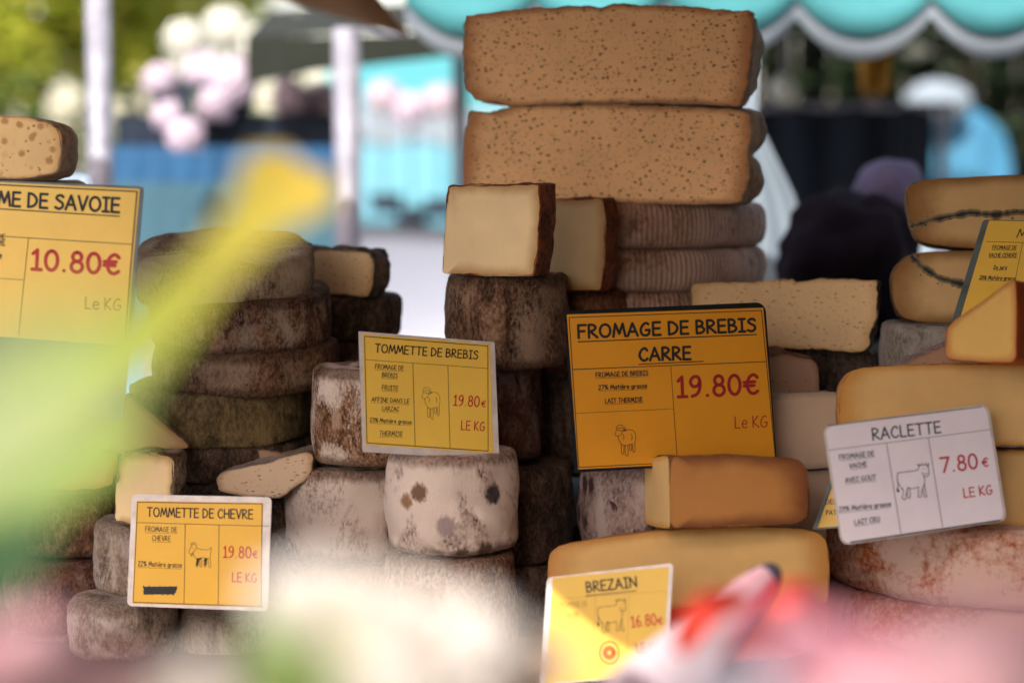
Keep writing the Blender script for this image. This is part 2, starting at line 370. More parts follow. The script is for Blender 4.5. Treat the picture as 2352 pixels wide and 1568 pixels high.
def wheel(name, label, x0, x1, y0, y1, Yc, mat, edge=.012, bulge=.004, lump=.002, tilt=0, roll=0, seed=1, group=None, cat="cheese", nseg=110, waist=0.0, sq=0.0, fine=.0006):
    """a whole wheel: left, right edge of its silhouette, top and bottom of its front"""
    cx = (P(x0, 700, Yc).x + P(x1, 700, Yc).x) / 2; rad = (P(x1, 700, Yc).x - P(x0, 700, Yc).x) / 2
    Yf = Yc - rad; zt = P(600, y0, Yf).z; zb = P(600, y1, Yf).z; H = zt - zb
    prof = []
    ne = 7; edge = min(edge * .62, H * .45); lump *= .72
    nm = max(6, int(H / .006))
    for i in range(5): prof.append((i / 5 * (rad - edge), 0))
    for i in range(ne + 1):
        a = -math.pi / 2 + math.pi / 2 * i / ne; prof.append((rad - edge + edge * math.cos(a), edge + edge * math.sin(a)))
    for i in range(1, nm): prof.append((rad, edge + (H - 2 * edge) * i / nm))
    for i in range(ne + 1):
        a = math.pi / 2 * i / ne; prof.append((rad - edge + edge * math.cos(a), H - edge + edge * math.sin(a)))
    for i in range(1, 6): prof.append(((rad - edge) * (1 - i / 5) , H))
    v, f, uv = [], [], []
    K = len(prof)
    for k, (r, z) in enumerate(prof):
        rr = max(r, .0005)
        side = math.sin(math.pi * z / H) if H else 0
        for s in range(nseg):
            a = 2 * math.pi * s / nseg
            s4 = 1 + sq * (math.cos(4 * a)) * .5
            q = (rr + (bulge * side if r > rad * .8 else 0)) * s4
            p = Vector((q * math.cos(a), q * math.sin(a), z))
            d = Vector((math.cos(a), math.sin(a), (z / H - .5) * (1.2 if r > rad - edge else 2.5))).normalized() if r > rad * .15 else Vector((0, 0, 1 if z > H / 2 else -1))
            am = lump * 2 * fbm((p.x * 26, p.y * 26, p.z * 26), 3, seed) + fine * fbm((p.x * 160, p.y * 160, p.z * 160), 3, seed + 2)
            v.append(p + d * am)
    acc = 0; vl = [0]
    for k in range(1, K): acc += math.hypot(prof[k][0] - prof[k-1][0], prof[k][1] - prof[k-1][1]); vl.append(acc)
    for k in range(K - 1):
        for s in range(nseg):
            t = (s + 1) % nseg; f.append((k*nseg+s, k*nseg+t, (k+1)*nseg+t, (k+1)*nseg+s))
            u0 = 2 * math.pi * rad * s / nseg; u1 = 2 * math.pi * rad * (s + 1) / nseg
            uv += [(u0, vl[k]), (u1, vl[k]), (u1, vl[k+1]), (u0, vl[k+1])]
    me = mesh(name, v, f)
    rimv = []
    arc1 = vl[5 + ne // 2]; arc2 = vl[5 + ne + nm + ne // 2]
    for k in range(K):
        dmin = min(abs(vl[k] - arc1), abs(vl[k] - arc2)); rimv += [math.exp(-(dmin / .013) ** 2)] * nseg
    ra = me.attributes.new("rim", 'FLOAT', 'POINT'); ra.data.foreach_set("value", rimv)
    ul = me.uv_layers.new(name="UVMap")
    for i, q in enumerate(uv): ul.data[i].uv = q
    o = link(name, me, mat, None, Vector((cx, Yc, zb))); o.rotation_euler = (R(tilt), R(roll), R(seed * 67))
    if tilt or roll: o.rotation_euler = (Matrix.Rotation(R(tilt), 3, 'X') @ Matrix.Rotation(R(roll), 3, 'Y') @ Matrix.Rotation(R(seed * 67), 3, 'Z')).to_euler()
    return tag(o, label, cat, group)

# ------------------------------------------------------------------ stroke lettering
def arc(cx, cy, rx, ry, a0, a1, n=10):
    return [(cx + rx * math.cos(R(a0 + (a1 - a0) * i / n)), cy + ry * math.sin(R(a0 + (a1 - a0) * i / n))) for i in range(n + 1)]
S_, L_ = 'S', 'L'
GL = {
'A': (.70, [(L_, [(0,0),(.34,1)]), (L_, [(.34,1),(.68,0)]), (L_, [(.12,.34),(.57,.34)])]),
'B': (.58, [(L_, [(.04,0),(.04,1)]), (S_, [(.04,1),(.3,.98),(.46,.79),(.32,.58),(.04,.53)]), (S_, [(.04,.53),(.38,.5),(.56,.27),(.38,.05),(.04,0)])]),
'C': (.62, [(S_, [(.58,.80),(.46,.97),(.26,.93),(.06,.62),(.06,.28),(.26,.02),(.46,.03),(.60,.16)])]),
'D': (.66, [(L_, [(.04,0),(.04,1)]), (S_, [(.04,1),(.34,.92),(.58,.66),(.60,.38),(.40,.10),(.04,0)])]),
'E': (.56, [(L_, [(.52,1),(.04,1)]), (L_, [(.04,1),(.04,0)]), (L_, [(.04,0),(.54,0)]), (L_, [(.04,.52),(.48,.52)])]),
'F': (.54, [(L_, [(.54,1),(.04,1)]), (L_, [(.04,1),(.04,0)]), (L_, [(.04,.52),(.44,.52)])]),
'G': (.68, [(S_, [(.56,.88),(.42,.98),(.20,.84),(.04,.48),(.10,.14),(.32,0),(.56,.10),(.64,.42)]), (L_, [(.64,.42),(.38,.42)])]),
'H': (.66, [(L_, [(.04,0),(.04,1)]), (L_, [(.62,0),(.62,1)]), (L_, [(.04,.5),(.62,.5)])]),
'I': (.42, [(L_, [(.0,1),(.42,1)]), (L_, [(.21,1),(.21,0)]), (L_, [(0,0),(.42,0)])]),
'K': (.58, [(L_, [(.04,0),(.04,1)]), (L_, [(.52,1),(.05,.46)]), (L_, [(.05,.46),(.58,0)])]),
'L': (.50, [(L_, [(.04,1),(.04,0)]), (L_, [(.04,0),(.50,0)])]),
'M': (.82, [(L_, [(0,0),(.15,1)]), (L_, [(.15,1),(.41,.22)]), (L_, [(.41,.22),(.66,1)]), (L_, [(.66,1),(.82,0)])]),
'N': (.70, [(L_, [(.04,0),(.04,1)]), (L_, [(.04,1),(.64,0)]), (L_, [(.64,0),(.66,1)])]),
'O': (.76, [(S_, arc(.38,.5,.35,.49,90,450,16))]),
'P': (.52, [(L_, [(.04,0),(.04,1)]), (S_, [(.04,1),(.34,.98),(.50,.76),(.34,.52),(.04,.47)])]),
'R': (.60, [(L_, [(.04,0),(.04,1)]), (S_, [(.04,1),(.34,.98),(.50,.78),(.34,.56),(.04,.48)]), (L_, [(.12,.48),(.60,0)])]),
'S': (.58, [(S_, [(.54,.86),(.40,.98),(.16,.93),(.08,.74),(.28,.57),(.50,.42),(.52,.18),(.30,.0),(.02,.10)])]),
'T': (.64, [(L_, [(.0,1),(.64,.99)]), (L_, [(.32,1),(.32,0)])]),
'U': (.62, [(S_, [(.04,1),(.05,.35),(.18,.03),(.44,.03),(.57,.35),(.58,1)])]),
'V': (.60, [(L_, [(0,1),(.30,0)]), (L_, [(.30,0),(.60,1)])]),
'X': (.62, [(L_, [(0,1),(.62,0)]), (L_, [(.6,1),(.02,0)])]),
'Z': (.60, [(L_, [(.03,1),(.56,1)]), (L_, [(.56,1),(.0,0)]), (L_, [(0,0),(.60,0)])]),
'0': (.58, [(S_, arc(.29,.5,.26,.49,90,450,16))]),
'1': (.40, [(L_, [(.04,.80),(.22,1)]), (L_, [(.22,1),(.22,0)]), (L_, [(.02,0),(.42,0)])]),
'2': (.54, [(S_, [(.04,.80),(.16,.98),(.40,.96),(.46,.72),(.30,.40),(.02,.02)]), (L_, [(.02,.0),(.54,.02)])]),
'3': (.52, [(S_, [(.04,.90),(.26,1),(.46,.82),(.36,.58),(.18,.53)]), (S_, [(.18,.53),(.42,.48),(.50,.24),(.30,.0),(.02,.10)])]),
'6': (.54, [(S_, [(.44,.98),(.22,.80),(.05,.42),(.12,.08),(.34,.0),(.50,.18),(.44,.44),(.24,.52),(.06,.32)])]),
'7': (.56, [(L_, [(.02,.97),(.56,.97)]), (L_, [(.56,.97),(.18,0)])]),
'8': (.54, [(S_, arc(.27,.76,.19,.23,90,450,14)), (S_, arc(.27,.26,.24,.27,90,450,14))]),
'9': (.54, [(S_, [(.48,.76),(.38,.98),(.16,.96),(.04,.72),(.16,.50),(.38,.54),(.48,.76),(.46,.40),(.34,.12),(.10,.0)])]),
'.': (.22, [(L_, [(.10,.02),(.11,.02)])]),
'%': (.80, [(S_, arc(.16,.76,.13,.19,90,450,10)), (S_, arc(.62,.22,.13,.19,90,450,10)), (L_, [(.62,1),(.16,0)])]),
'€': (.66, [(S_, [(.62,.84),(.46,.98),(.26,.86),(.13,.5),(.24,.12),(.44,.02),(.62,.14)]), (L_, [(0,.60),(.50,.62)]), (L_, [(0,.42),(.46,.43)])]),
'a': (.50, [(S_, [(.44,.60),(.22,.66),(.04,.40),(.10,.06),(.28,.02),(.42,.26),(.45,.60)]), (L_, [(.45,.62),(.48,.0)])]),
'd': (.50, [(S_, [(.42,.52),(.20,.60),(.04,.30),(.16,.02),(.36,.06),(.44,.30)]), (L_, [(.46,1),(.46,0)])]),
'e': (.50, [(S_, [(.06,.34),(.46,.36),(.40,.60),(.18,.62),(.04,.34),(.14,.04),(.34,.0),(.48,.10)])]),
'è': (.50, [(S_, [(.06,.34),(.46,.36),(.40,.60),(.18,.62),(.04,.34),(.14,.04),(.34,.0),(.48,.10)]), (L_, [(.14,.98),(.30,.80)])]),
'g': (.50, [(S_, [(.44,.58),(.20,.64),(.04,.36),(.16,.06),(.36,.12),(.45,.56)]), (S_, [(.45,.60),(.46,.0),(.36,-.26),(.06,-.22)])]),
'i': (.16, [(L_, [(.08,.62),(.08,0)]), (L_, [(.08,.88),(.085,.88)])]),
'j': (.30, [(S_, [(.22,.62),(.22,.0),(.14,-.24),(.0,-.18)]), (L_, [(.22,.88),(.225,.88)])]),
'r': (.44, [(L_, [(.05,.62),(.06,0)]), (S_, [(.06,.34),(.18,.58),(.42,.54)])]),
's': (.44, [(S_, [(.40,.56),(.22,.64),(.06,.50),(.22,.34),(.40,.20),(.28,.0),(.02,.08)])]),
't': (.46, [(L_, [(.22,.92),(.22,0)]), (L_, [(.02,.62),(.44,.62)])]),
'u': (.50, [(S_, [(.04,.62),(.06,.14),(.20,.0),(.38,.12),(.44,.62)]), (L_, [(.44,.62),(.46,0)])]),
'n': (.50, [(L_, [(.05,.62),(.05,0)]), (S_, [(.05,.30),(.22,.60),(.40,.52),(.44,.0)])]),
}
def catmull(p, m=5, closed=False):
    if len(p) < 3: return p
    q = [p[0]] + list(p) + [p[-1]] if not closed else [p[-2]] + list(p) + [p[1]]
    out = []
    for i in range(1, len(q) - 2):
        a, b, c, d = (Vector(q[k]) for k in (i-1, i, i+1, i+2))
        for k in range(m):
            t = k / m
            out.append(.5 * ((2*b) + (c-a)*t + (2*a-5*b+4*c-d)*t*t + (3*b-a-3*c+d)*t**3))
    out.append(Vector(q[-2])); return [tuple(v) for v in out]
class Ink:
    """flat strokes on a card, in card layout units; every stroke lies a hair above the one before"""
    def __init__(s): s.strokes = []
    def stroke(s, pts, wd, smooth=False):
        if smooth: pts = catmull(pts)
        s.strokes.append(([Vector(p) for p in pts], wd))
    def text(s, txt, a, b, cap, wd, italic=0.0, underline=None, ul_w=None):
        a, b = Vector(a), Vector(b); gap = .16
        units = 0
        for ch in txt: units += (.36 if ch == ' ' else GL[ch][0] + gap)
        units -= gap
        d = b - a; k = d.length / units; ux = d.normalized(); uy = Vector((ux.y, -ux.x)) * -1
        uy = Vector((-ux.y, ux.x)) * -1 if (Vector((-ux.y, ux.x)).y > 0) else Vector((-ux.y, ux.x))
        x = 0
        for ch in txt:
            if ch == ' ': x += .36; continue
            wdt, sts = GL[ch]
            for kind, pts in sts:
                pp = catmull(pts, 4, pts[0] == pts[-1]) if kind == 'S' else pts
                s.stroke([a + ux * ((x + q[0]) * k + italic * q[1] * cap) + uy * (q[1] * cap) for q in pp], wd)
            x += wdt + gap
        if underline is not None:
            o = -uy * underline; s.stroke([a + o, b + o], ul_w or wd * .7)
    def build(s, name, to3, nrm, mat, parent, lift=.00035, scale=1.0):
        mb = MB()
        for idx, (pts, wd) in enumerate(s.strokes):
            q = [pts[0]]
            for p in pts[1:]:
                if (p - q[-1]).length > 1e-6: q.append(p)
            if len(q) < 2: q.append(q[0] + Vector((.01, 0)))
            h = wd / 2; left, right = [], []
            for i, p in enumerate(q):
                d = (q[min(i+1, len(q)-1)] - q[max(i-1, 0)]).normalized(); nn = Vector((-d.y, d.x))
                left.append(p + nn * h); right.append(p - nn * h)
            d0 = (q[1] - q[0]).normalized(); d1 = (q[-1] - q[-2]).normalized()
            cap0 = [q[0] + (Vector((-d0.y, d0.x)) * math.cos(t) - d0 * math.sin(t)) * h for t in (R(36), R(72), R(108), R(144))]
            cap1 = [q[-1] + (Vector((-d1.y, d1.x)) * math.cos(t) + d1 * math.sin(t)) * h for t in (R(36), R(72), R(108), R(144))]
            off = nrm * (lift + (idx % 12) * .000012)
            n = len(q); vv = [to3(p) + off for p in left + right + cap0 + cap1]
            ff = [(i, i+1, n+i+1, n+i) for i in range(n - 1)]
            ff.append((0, n, 2*n+3, 2*n+2, 2*n+1, 2*n)); ff.append((n-1, 2*n+4, 2*n+5, 2*n+6, 2*n+7, 2*n-1))
            mb.add(vv, ff)
        return mb.build(name, mat, parent)

def rrect(TL, TR, BL, r, m=5, rs=(1, 1, 1, 1)):
    """rounded quad in layout units, corner radius r"""
    TL, TR, BL = Vector(TL), Vector(TR), Vector(BL); u = TR - TL; v = BL - TL; lu, lv = u.length, v.length
    u.normalize(); v.normalize(); out = []
    for (cx, cy, a0, k) in ((0, 0, 180, rs[0]), (lu, 0, 270, rs[1]), (lu, lv, 0, rs[2]), (0, lv, 90, rs[3])):
        rr = max(.01, r * k); ox = cx + (rr if cx == 0 else -rr); oy = cy + (rr if cy == 0 else -rr)
        for i in range(m + 1):
            a = R(a0 + 90 * i / m); out.append(TL + u * (ox + rr * math.cos(a)) + v * (oy + rr * math.sin(a)))
    return out
M['black'] = plain("black_ink", (.012, .014, .016), .6, .2, 200)
M['blueblack'] = plain("blue_black_ink", (.020, .035, .065), .6, .2, 200)
M['red'] = plain("red_ink", (.46, .022, .022), .6, .12, 200)
M['darkred'] = plain("dark_red_ink", (.30, .010, .016), .6, .12, 200)
M['orangered'] = plain("orange_red_ink", (.52, .09, .02), .6, .12, 200)
M['pinkred'] = plain("pink_red_ink", (.50, .03, .07), .6, .12, 200)
M['faded'] = plain("faded_print", (.40, .25, .05), .6, .12, 200)
def paper(name, col):
    return plain(name, col, .42, .05, 20, spec=.5)
M['midyellow'] = paper("mid_yellow_card", (.64, .42, .05)); M['yellow'] = paper("yellow_card", (.82, .55, .085)); M['deepyellow'] = paper("deep_yellow_card", (.70, .40, .022)); M['orange'] = paper("shaded_yellow_card", (.66, .29, .012))
M['whitecard'] = paper("white_card", (.86, .84, .95))
M['sleeve'] = plain("clear_white_sleeve", (.60, .56, .55), .25, .18, 60, spec=.6)
M['darksleeve'] = plain("dark_sleeve", (.012, .016, .019), .5, .4, 40, spec=.08)
M['bluesleeve'] = plain("blue_grey_sleeve", (.10, .14, .15), .35, .3, 40, spec=.35)

def card(label, TL, TR, BL, to_px, Y, lean, sleeve, paper_mat, ptl, ptr, pbl, inks, radius=30, prad=4, rs=(1, 1, 1, 1), blank_h=None, thick=.0012):
    """a laminated price card. TL/TR/BL and everything printed are in the card's own layout units; lean = how far its top
    leans back as a share of its height"""
    def d2(p): a = to_px(*p); return Vector((a[0], a[1]))
    tl = P(*d2(TL), Y); hgt = (P(*d2(BL), Y) - tl).length; wid = (P(*d2(TR), Y) - tl).length
    b = -lean * hgt; a = 0.0; v3 = P(*d2(BL), Y + b) - tl
    for _ in range(30):                     # turn the card about its upright until its corners are as square as a real card's
        u3 = P(*d2(TR), Y + a) - tl
        a = max(-.30 * wid, min(.30 * wid, a - .5 * u3.dot(v3) / v3.y))
    u3 = P(*d2(TR), Y + a) - tl
    nrm = u3.cross(v3).normalized()
    if nrm.y > 0: nrm = -nrm
    Lu, Lv, O = Vector(TR) - Vector(TL), Vector(BL) - Vector(TL), Vector(TL)
    det = Lu.x * Lv.y - Lu.y * Lv.x
    base = tl + u3 * .5 + v3
    def to3(p):
        q = Vector(p) - O; s = (q.x * Lv.y - q.y * Lv.x) / det; t = (Lu.x * q.y - Lu.y * q.x) / det
        return tl + u3 * s + v3 * t - base
    e = empty("price_card", base, label=label, cat="price card")
    def plate(name, ring, mat, off, th):
        n = len(ring); vv = [to3(p) + nrm * off for p in ring] + [to3(p) + nrm * (off - th) for p in ring]
        ff = [tuple(range(n)), tuple(range(2*n-1, n-1, -1))] + [(i, n+i, n+(i+1)%n, (i+1)%n) for i in range(n)]
        me = mesh(name, vv, ff, False); bm = bmesh.new(); bm.from_mesh(me); bmesh.ops.recalc_face_normals(bm, faces=bm.faces); bm.to_mesh(me); bm.free()
        return link(name, me, mat, e)
    plate("sleeve", rrect(TL, TR, BL, radius, 6, rs), sleeve, 0, thick)
    plate("paper", rrect(ptl, ptr, pbl, prad, 3), paper_mat, .0003, .00025)
    for name, ink, mat in inks:
        ink.build(name, to3, nrm, mat, e, lift=.0005)
    return e, to3, nrm

def fit(strokes, src, dst):
    """move a drawing from box src to box dst (x0, y0, x1, y1)"""
    fx = (dst[2]-dst[0]) / (src[2]-src[0]); fy = (dst[3]-dst[1]) / (src[3]-src[1])
    return [[(dst[0] + (x-src[0]) * fx, dst[1] + (y-src[1]) * fy) for x, y in s] for s in strokes]
SHEEP = [[(905,1000),(912,978),(935,968),(958,982),(964,1003),(945,1012),(918,1008),(905,1000)], [(910,1008),(899,1032),(904,1050),(926,1050),(940,1036),(948,1014)],
 [(948,1000),(968,1004),(952,1020)], [(930,1014),(934,1016)], [(960,1016),(985,1005),(1015,1015),(1030,1050),(1028,1090),(1024,1112)], [(918,1052),(922,1082),(934,1108),(942,1124)],
 [(944,1118),(968,1128),(1000,1116)], [(938,1118),(940,1184),(952,1188),(956,1128)], [(962,1130),(965,1198),(980,1200),(980,1126)], [(990,1120),(992,1160),(1003,1162),(1004,1115)], [(1010,1115),(1012,1172),(1024,1172),(1025,1108)],
 [(945,1040),(955,1060),(950,1080)], [(1000,1040),(1008,1060),(1004,1085)], [(912,990),(925,996),(940,988),(955,994)]]
GOAT = [[(1172,716),(1188,704),(1208,712)], [(1174,722),(1190,712),(1204,720)], [(1186,718),(1170,742),(1162,766),(1176,774),(1196,756),(1208,736),(1206,716)], [(1176,774),(1178,790),(1188,770)], [(1190,766),(1196,790),(1212,806)],
 [(1208,736),(1240,747),(1284,746),(1299,733),(1296,765),(1292,790)], [(1215,802),(1245,796),(1280,802)], [(1212,800),(1206,846),(1216,850),(1224,804)], [(1228,800),(1230,848),(1240,848),(1240,800)], [(1262,798),(1254,846),(1266,848),(1274,802)], [(1280,796),(1284,850),(1296,850),(1292,792)], [(1182,736),(1186,738)]]
GOATFILL = [[(1216,804),(1210,842)], [(1219,804),(1213,842)], [(1268,802),(1261,840)], [(1236,802),(1226,806)], [(1265,800),(1256,815)]]
COW = [[(1050,905),(1100,898),(1160,892),(1215,882)], [(1050,905),(1046,960),(1060,1000),(1085,1040)], [(1048,960),(1052,1010),(1044,1050)], [(1215,882),(1225,850),(1250,842),(1285,845),(1300,870),(1304,910),(1290,935),(1262,930),(1248,900)], [(1222,850),(1210,835),(1232,842)], [(1288,846),(1302,828),(1298,852)], [(1245,842),(1248,822)], [(1275,842),(1280,822)],
 [(1262,932),(1270,980),(1255,1030)], [(1130,1025),(1170,1035),(1215,1022)], [(1090,1030),(1095,1070),(1085,1110),(1110,1125),(1118,1080),(1135,1025)], [(1125,1040),(1130,1105),(1150,1105),(1145,1030)], [(1215,1020),(1220,1080),(1215,1100),(1240,1102),(1245,1040)], [(1255,1020),(1262,1095),(1285,1105),(1275,1060),(1268,1000)], [(1255,872),(1258,876)], [(1280,872),(1283,876)], [(1268,912),(1290,912)]]
COWFILL = [[(1046,1035),(1050,1058)], [(1052,1038),(1058,1058)]]
def draw(ink, strokes, wd):
    for s in strokes: ink.stroke(s, wd, True)

# ------------------------------------------------------------------ ground and the cheese stall itself
def ground():
    b = NB("asphalt"); v = b.n("TexCoord").outputs["Object"]
    c = b.ramp(b.noise(v, 60, 8), [(.35, L(.11,.105,.10)), (.65, L(.20,.19,.18))]); b.l(c, b.bsdf.inputs["Base Color"]); b.bsdf.inputs["Roughness"].default_value = .9
    me = mesh("ground", [(-150,-60,0),(150,-60,0),(150,240,0),(-150,240,0)], [(0,1,2,3)], False)
    tag(link("ground", me, b.m), kind="structure")
ground()
M['cloth'] = plain("table_cloth", (.045, .035, .032), .9, .3, 80)
M['steel'] = plain("galvanised_steel", (.25, .26, .31), .5, .3, 25, metal=.25)
M['turq'] = plain("turquoise_canvas", (.075, .33, .37), .8, .08, 12, transl=.2, trans_col=(.09, .5, .54, 1))
M['offwhite'] = plain("white_trim_canvas", (.28, .35, .41), .8, .08, 12, transl=.15)
M['canvas'] = plain("stall_canvas", (.46, .34, .23), .85, .1, 10, transl=.18, trans_col=(.72, .44, .22, 1))
M['darktarp'] = plain("dark_tarp", (.018, .020, .022), .85, .3, 6)

ZT = P(1037, 1525, 2.05).z
t = empty("market_table", (0, 2.3, 0), label="cloth covered stepped market table under all the cheeses", cat="table")
mb = MB(); mb.box((-1.0, -.42, ZT - .04), (1.1, .75, ZT - .002)); mb.build("table_top", M['cloth'], t, bevel=.004)
mb = MB(); mb.box((-1.0, .02, ZT - .001), (1.1, .75, ZT + .10)); mb.build("display_step", M['cloth'], t, bevel=.004)
mb = MB(); mb.box((-1.0, -.425, .05), (1.1, -.421, ZT - .041)); mb.build("table_skirt", M['cloth'], t)
for x in (-.95, 1.05):
    for y in (-.38, .70):
        mb = MB(); mb.tube([(x, y, 0), (x, y, ZT - .042)], .02); mb.build("leg", M['steel'], t)

def scallop_sheet(x0, x1, period, ztop, zcusp, drop, y, phase=0.0, thick=.002, seed=0, wob=.004, power=1.0):
    """a hanging valance with round scallops, slightly rippled"""
    n = 26; xs = []; x = x0
    v, f = [], []; nz = 8
    m = int((x1 - x0) / (period / n)) + 1
    for i in range(m):
        x = x0 + (x1 - x0) * i / (m - 1)
        u = ((x - phase) / period) % 1.0
        zb = zcusp - drop * math.sin(math.pi * u) ** power
        for k in range(nz + 1):
            z = ztop + (zb - ztop) * k / nz
            yy = y + wob * math.sin(x * 23 + seed) * (k / nz) + wob * math.sin(x * 9 + k * .3)
            v.append((x, yy, z))
    for i in range(m - 1):
        for k in range(nz): f.append((i*(nz+1)+k, i*(nz+1)+k+1, (i+1)*(nz+1)+k+1, (i+1)*(nz+1)+k))
    return v, f
def solid(o, th):
    md = o.modifiers.new("thickness", 'SOLIDIFY'); md.thickness = th; md.offset = 0; return o

cusp = P(1236, 1322, 1.95); tt = (cusp.y - 1.35) / .45 * Vector((-.30, -.45, .84)).length
vp = cusp + SUN * ((cusp.y - 1.35) / -SUN.y)       # where the cusp of the valance hangs that lets the sun onto the card
aw = empty("stall_awning", (0, 2.0, 0), label="awning with scalloped valance roofing the cheese stall", cat="awning")
v, f = scallop_sheet(-.86, 1.55, .36, vp.z + .16, vp.z, .14, 1.35 - 2.0, vp.x - .36 * 6)
solid(link("valance", mesh("valance", v, f), M['canvas'], aw), .002)
mb = MB(); mb.add([(-.86, -.65, vp.z + .16), (1.55, -.65, vp.z + .16), (1.55, .55, vp.z + .36), (-.86, .55, vp.z + .36)], [(0, 1, 2, 3)])
solid(mb.build("canopy", M['canvas'], aw), .004)
mb = MB(); mb.add([(1.05, -.95, .1), (1.05, .55, .1), (1.05, .55, vp.z + .35), (1.05, -.95, vp.z + .13)], [(0, 1, 2, 3)])
solid(mb.build("side_light_blocker", M['darktarp'], aw), .004)  # unseen tarp added to keep sky light off the right side
for x in (-.84, 1.47):
    for y in (-.60, .52):
        mb = MB(); mb.tube([(x, y, 0), (x, y, vp.z + (.15 if y < 0 else .34))], .018); mb.build("pole", M['steel'], aw)

e = empty("sky_blocker", (2.2, -1.6, 0), label="unseen booth across the aisle", cat="blocker")  # unseen wall added to block the front-right sky light
mb = MB(); [mb.box((-2.5 + k * .2, 0, 0), (-2.5 + k * .2 + .19, .03, 3.4)) for k in range(21)]; mb.build("boards", M['darktarp'], e)
mb = MB(); mb.box((-2.6, -1.6, 3.41), (1.8, .3, 3.47)); mb.build("roof", M['darktarp'], e)
for x in (-2.48, 1.68): mb = MB(); mb.box((x - .04, -1.5, 0), (x + .04, -1.42, 3.405)); mb.build("post", M['steel'], e)

# ------------------------------------------------------------------ the cheeses
# centre tower
wheel("round_cheese", "grooved pink rinded wheel directly under the two speckled half wheels", 1055, 1745, 468, 572, 2.52, M['grooved'], .016, .006, .0015, seed=3, group="grooved wheels under the tower")
wheel("round_cheese", "grooved pink rinded wheel in the middle of its three", 1052, 1746, 573, 672, 2.52, M['grooved'], .016, .006, .0015, seed=4, group="grooved wheels under the tower")
wheel("round_cheese", "grooved wheel lowest of its three, mostly hidden by the large orange card", 1056, 1742, 673, 780, 2.52, M['grooved'], .016, .006, .0015, seed=5, group="grooved wheels under the tower")
wheel("round_cheese", "brown wheel low in the dark behind the large orange card", 1056, 1742, 781, 1100, 2.52, M['dark'], .016, .006, .0015, seed=6)
cut_cheese("half_cheese", "speckled half wheel on the very top of the tower, wavy crust", "cheese",
  [(1062,30),(1100,27),(1200,16),(1400,10),(1560,14),(1680,30),(1716,27),(1724,60),(1722,130),(1712,200),(1694,248),(1600,240),(1400,236),(1180,244),(1090,228),(1068,200),(1060,120)],
  2.35, 10, M['p_speck'], M['greytan'], 'half', crumb=.0030, lump=.002, rindw=.0026, seed=11, belly=.012, lobes=1, tilt=2, it=1, keep=.06)
cut_cheese("half_cheese", "speckled half wheel second from the top of the tower, lobed rind", "cheese",
  [(1080,252),(1130,258),(1180,240),(1400,238),(1560,246),(1690,252),(1716,262),(1720,330),(1712,350),(1714,400),(1700,466),(1600,470),(1400,468),(1160,470),(1066,466),(1062,400),(1066,300)],
  2.35, 10, M['p_speck'], M['greytan'], 'half', crumb=.0030, lump=.002, rindw=.0026, seed=12, belly=.020, lobes=2, tilt=2, it=1, keep=.06)
wheel("round_cheese", "reddish brown tomme under the second cream wedge, beside the large orange card", 1176, 1446, 666, 858, 2.36, M['redbrown'], .014, .003, .002, seed=8)
wheel("round_cheese", "tall dark brown tomme carrying the front cream wedge", 1029, 1302, 634, 850, 2.24, M['brown'], .010, .003, .0025, seed=9)
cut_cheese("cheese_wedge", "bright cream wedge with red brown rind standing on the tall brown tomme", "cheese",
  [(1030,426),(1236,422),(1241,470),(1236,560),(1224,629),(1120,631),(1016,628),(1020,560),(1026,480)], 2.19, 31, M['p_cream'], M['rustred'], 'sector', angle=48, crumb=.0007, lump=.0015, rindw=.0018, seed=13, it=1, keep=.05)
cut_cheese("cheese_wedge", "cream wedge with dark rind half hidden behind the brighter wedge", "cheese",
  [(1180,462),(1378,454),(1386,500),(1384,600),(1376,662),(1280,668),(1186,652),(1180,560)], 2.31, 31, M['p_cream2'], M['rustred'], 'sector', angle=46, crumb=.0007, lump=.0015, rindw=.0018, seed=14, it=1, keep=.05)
# small tommes of the middle
wheel("tomme", "brown tomme behind the right edge of the sheep tommette card", 952, 1241, 836, 1068, 2.27, M['rust'], .012, .003, .002, seed=15)
wheel("tomme", "dark tomme in shadow between the rust brown tomme and the large orange card", 1040, 1312, 866, 1078, 2.40, M['dark'], .012, .003, .002, seed=16)
wheel("tomme", "white and rust mottled tomme beside the left edge of the sheep tommette card", 720, 1008, 850, 1076, 2.17, M['whiterust'], .014, .003, .002, seed=17)
wheel("tomme", "white and brown mottled tomme standing below the rust mottled one", 650, 938, 1082, 1298, 2.20, M['whitebrown'], .008, .002, .0018, seed=18)
k_t = wheel("tomme", "pinkish white tomme with one round black mould spot at the centre of the pile", 890, 1184, 1048, 1280, 2.12, M['pinkwhite'], .016, .004, .0022, seed=19)
wheel("tomme", "dark tomme beside the black spotted tomme, partly behind it", 1018, 1312, 1080, 1300, 2.26, M['dark'], .012, .003, .002, seed=20)
wheel("tomme", "pale brown tomme directly under the black spotted tomme", 886, 1182, 1288, 1522, 2.12, M['whitebrown'], .014, .003, .002, seed=21)
wheel("tomme", "pale tomme at the bottom behind the cream rose petals", 646, 934, 1304, 1524, 2.20, M['whitebrown'], .012, .003, .002, seed=22)
wheel("tomme", "dark tomme at the bottom beside the card with the sun patch", 1016, 1308, 1306, 1520, 2.26, M['dark'], .012, .003, .002, seed=23)
wheel("tomme", "greyish pink tomme with purple mould specks under the large orange card", 1340, 1634, 1078, 1290, 2.20, M['speckled'], .012, .004, .002, seed=24)
wheel("tomme", "tomme in the dark under the speckled one, behind the lowest cut half", 1340, 1634, 1294, 1520, 2.22, M['dark'], .012, .004, .002, seed=25)
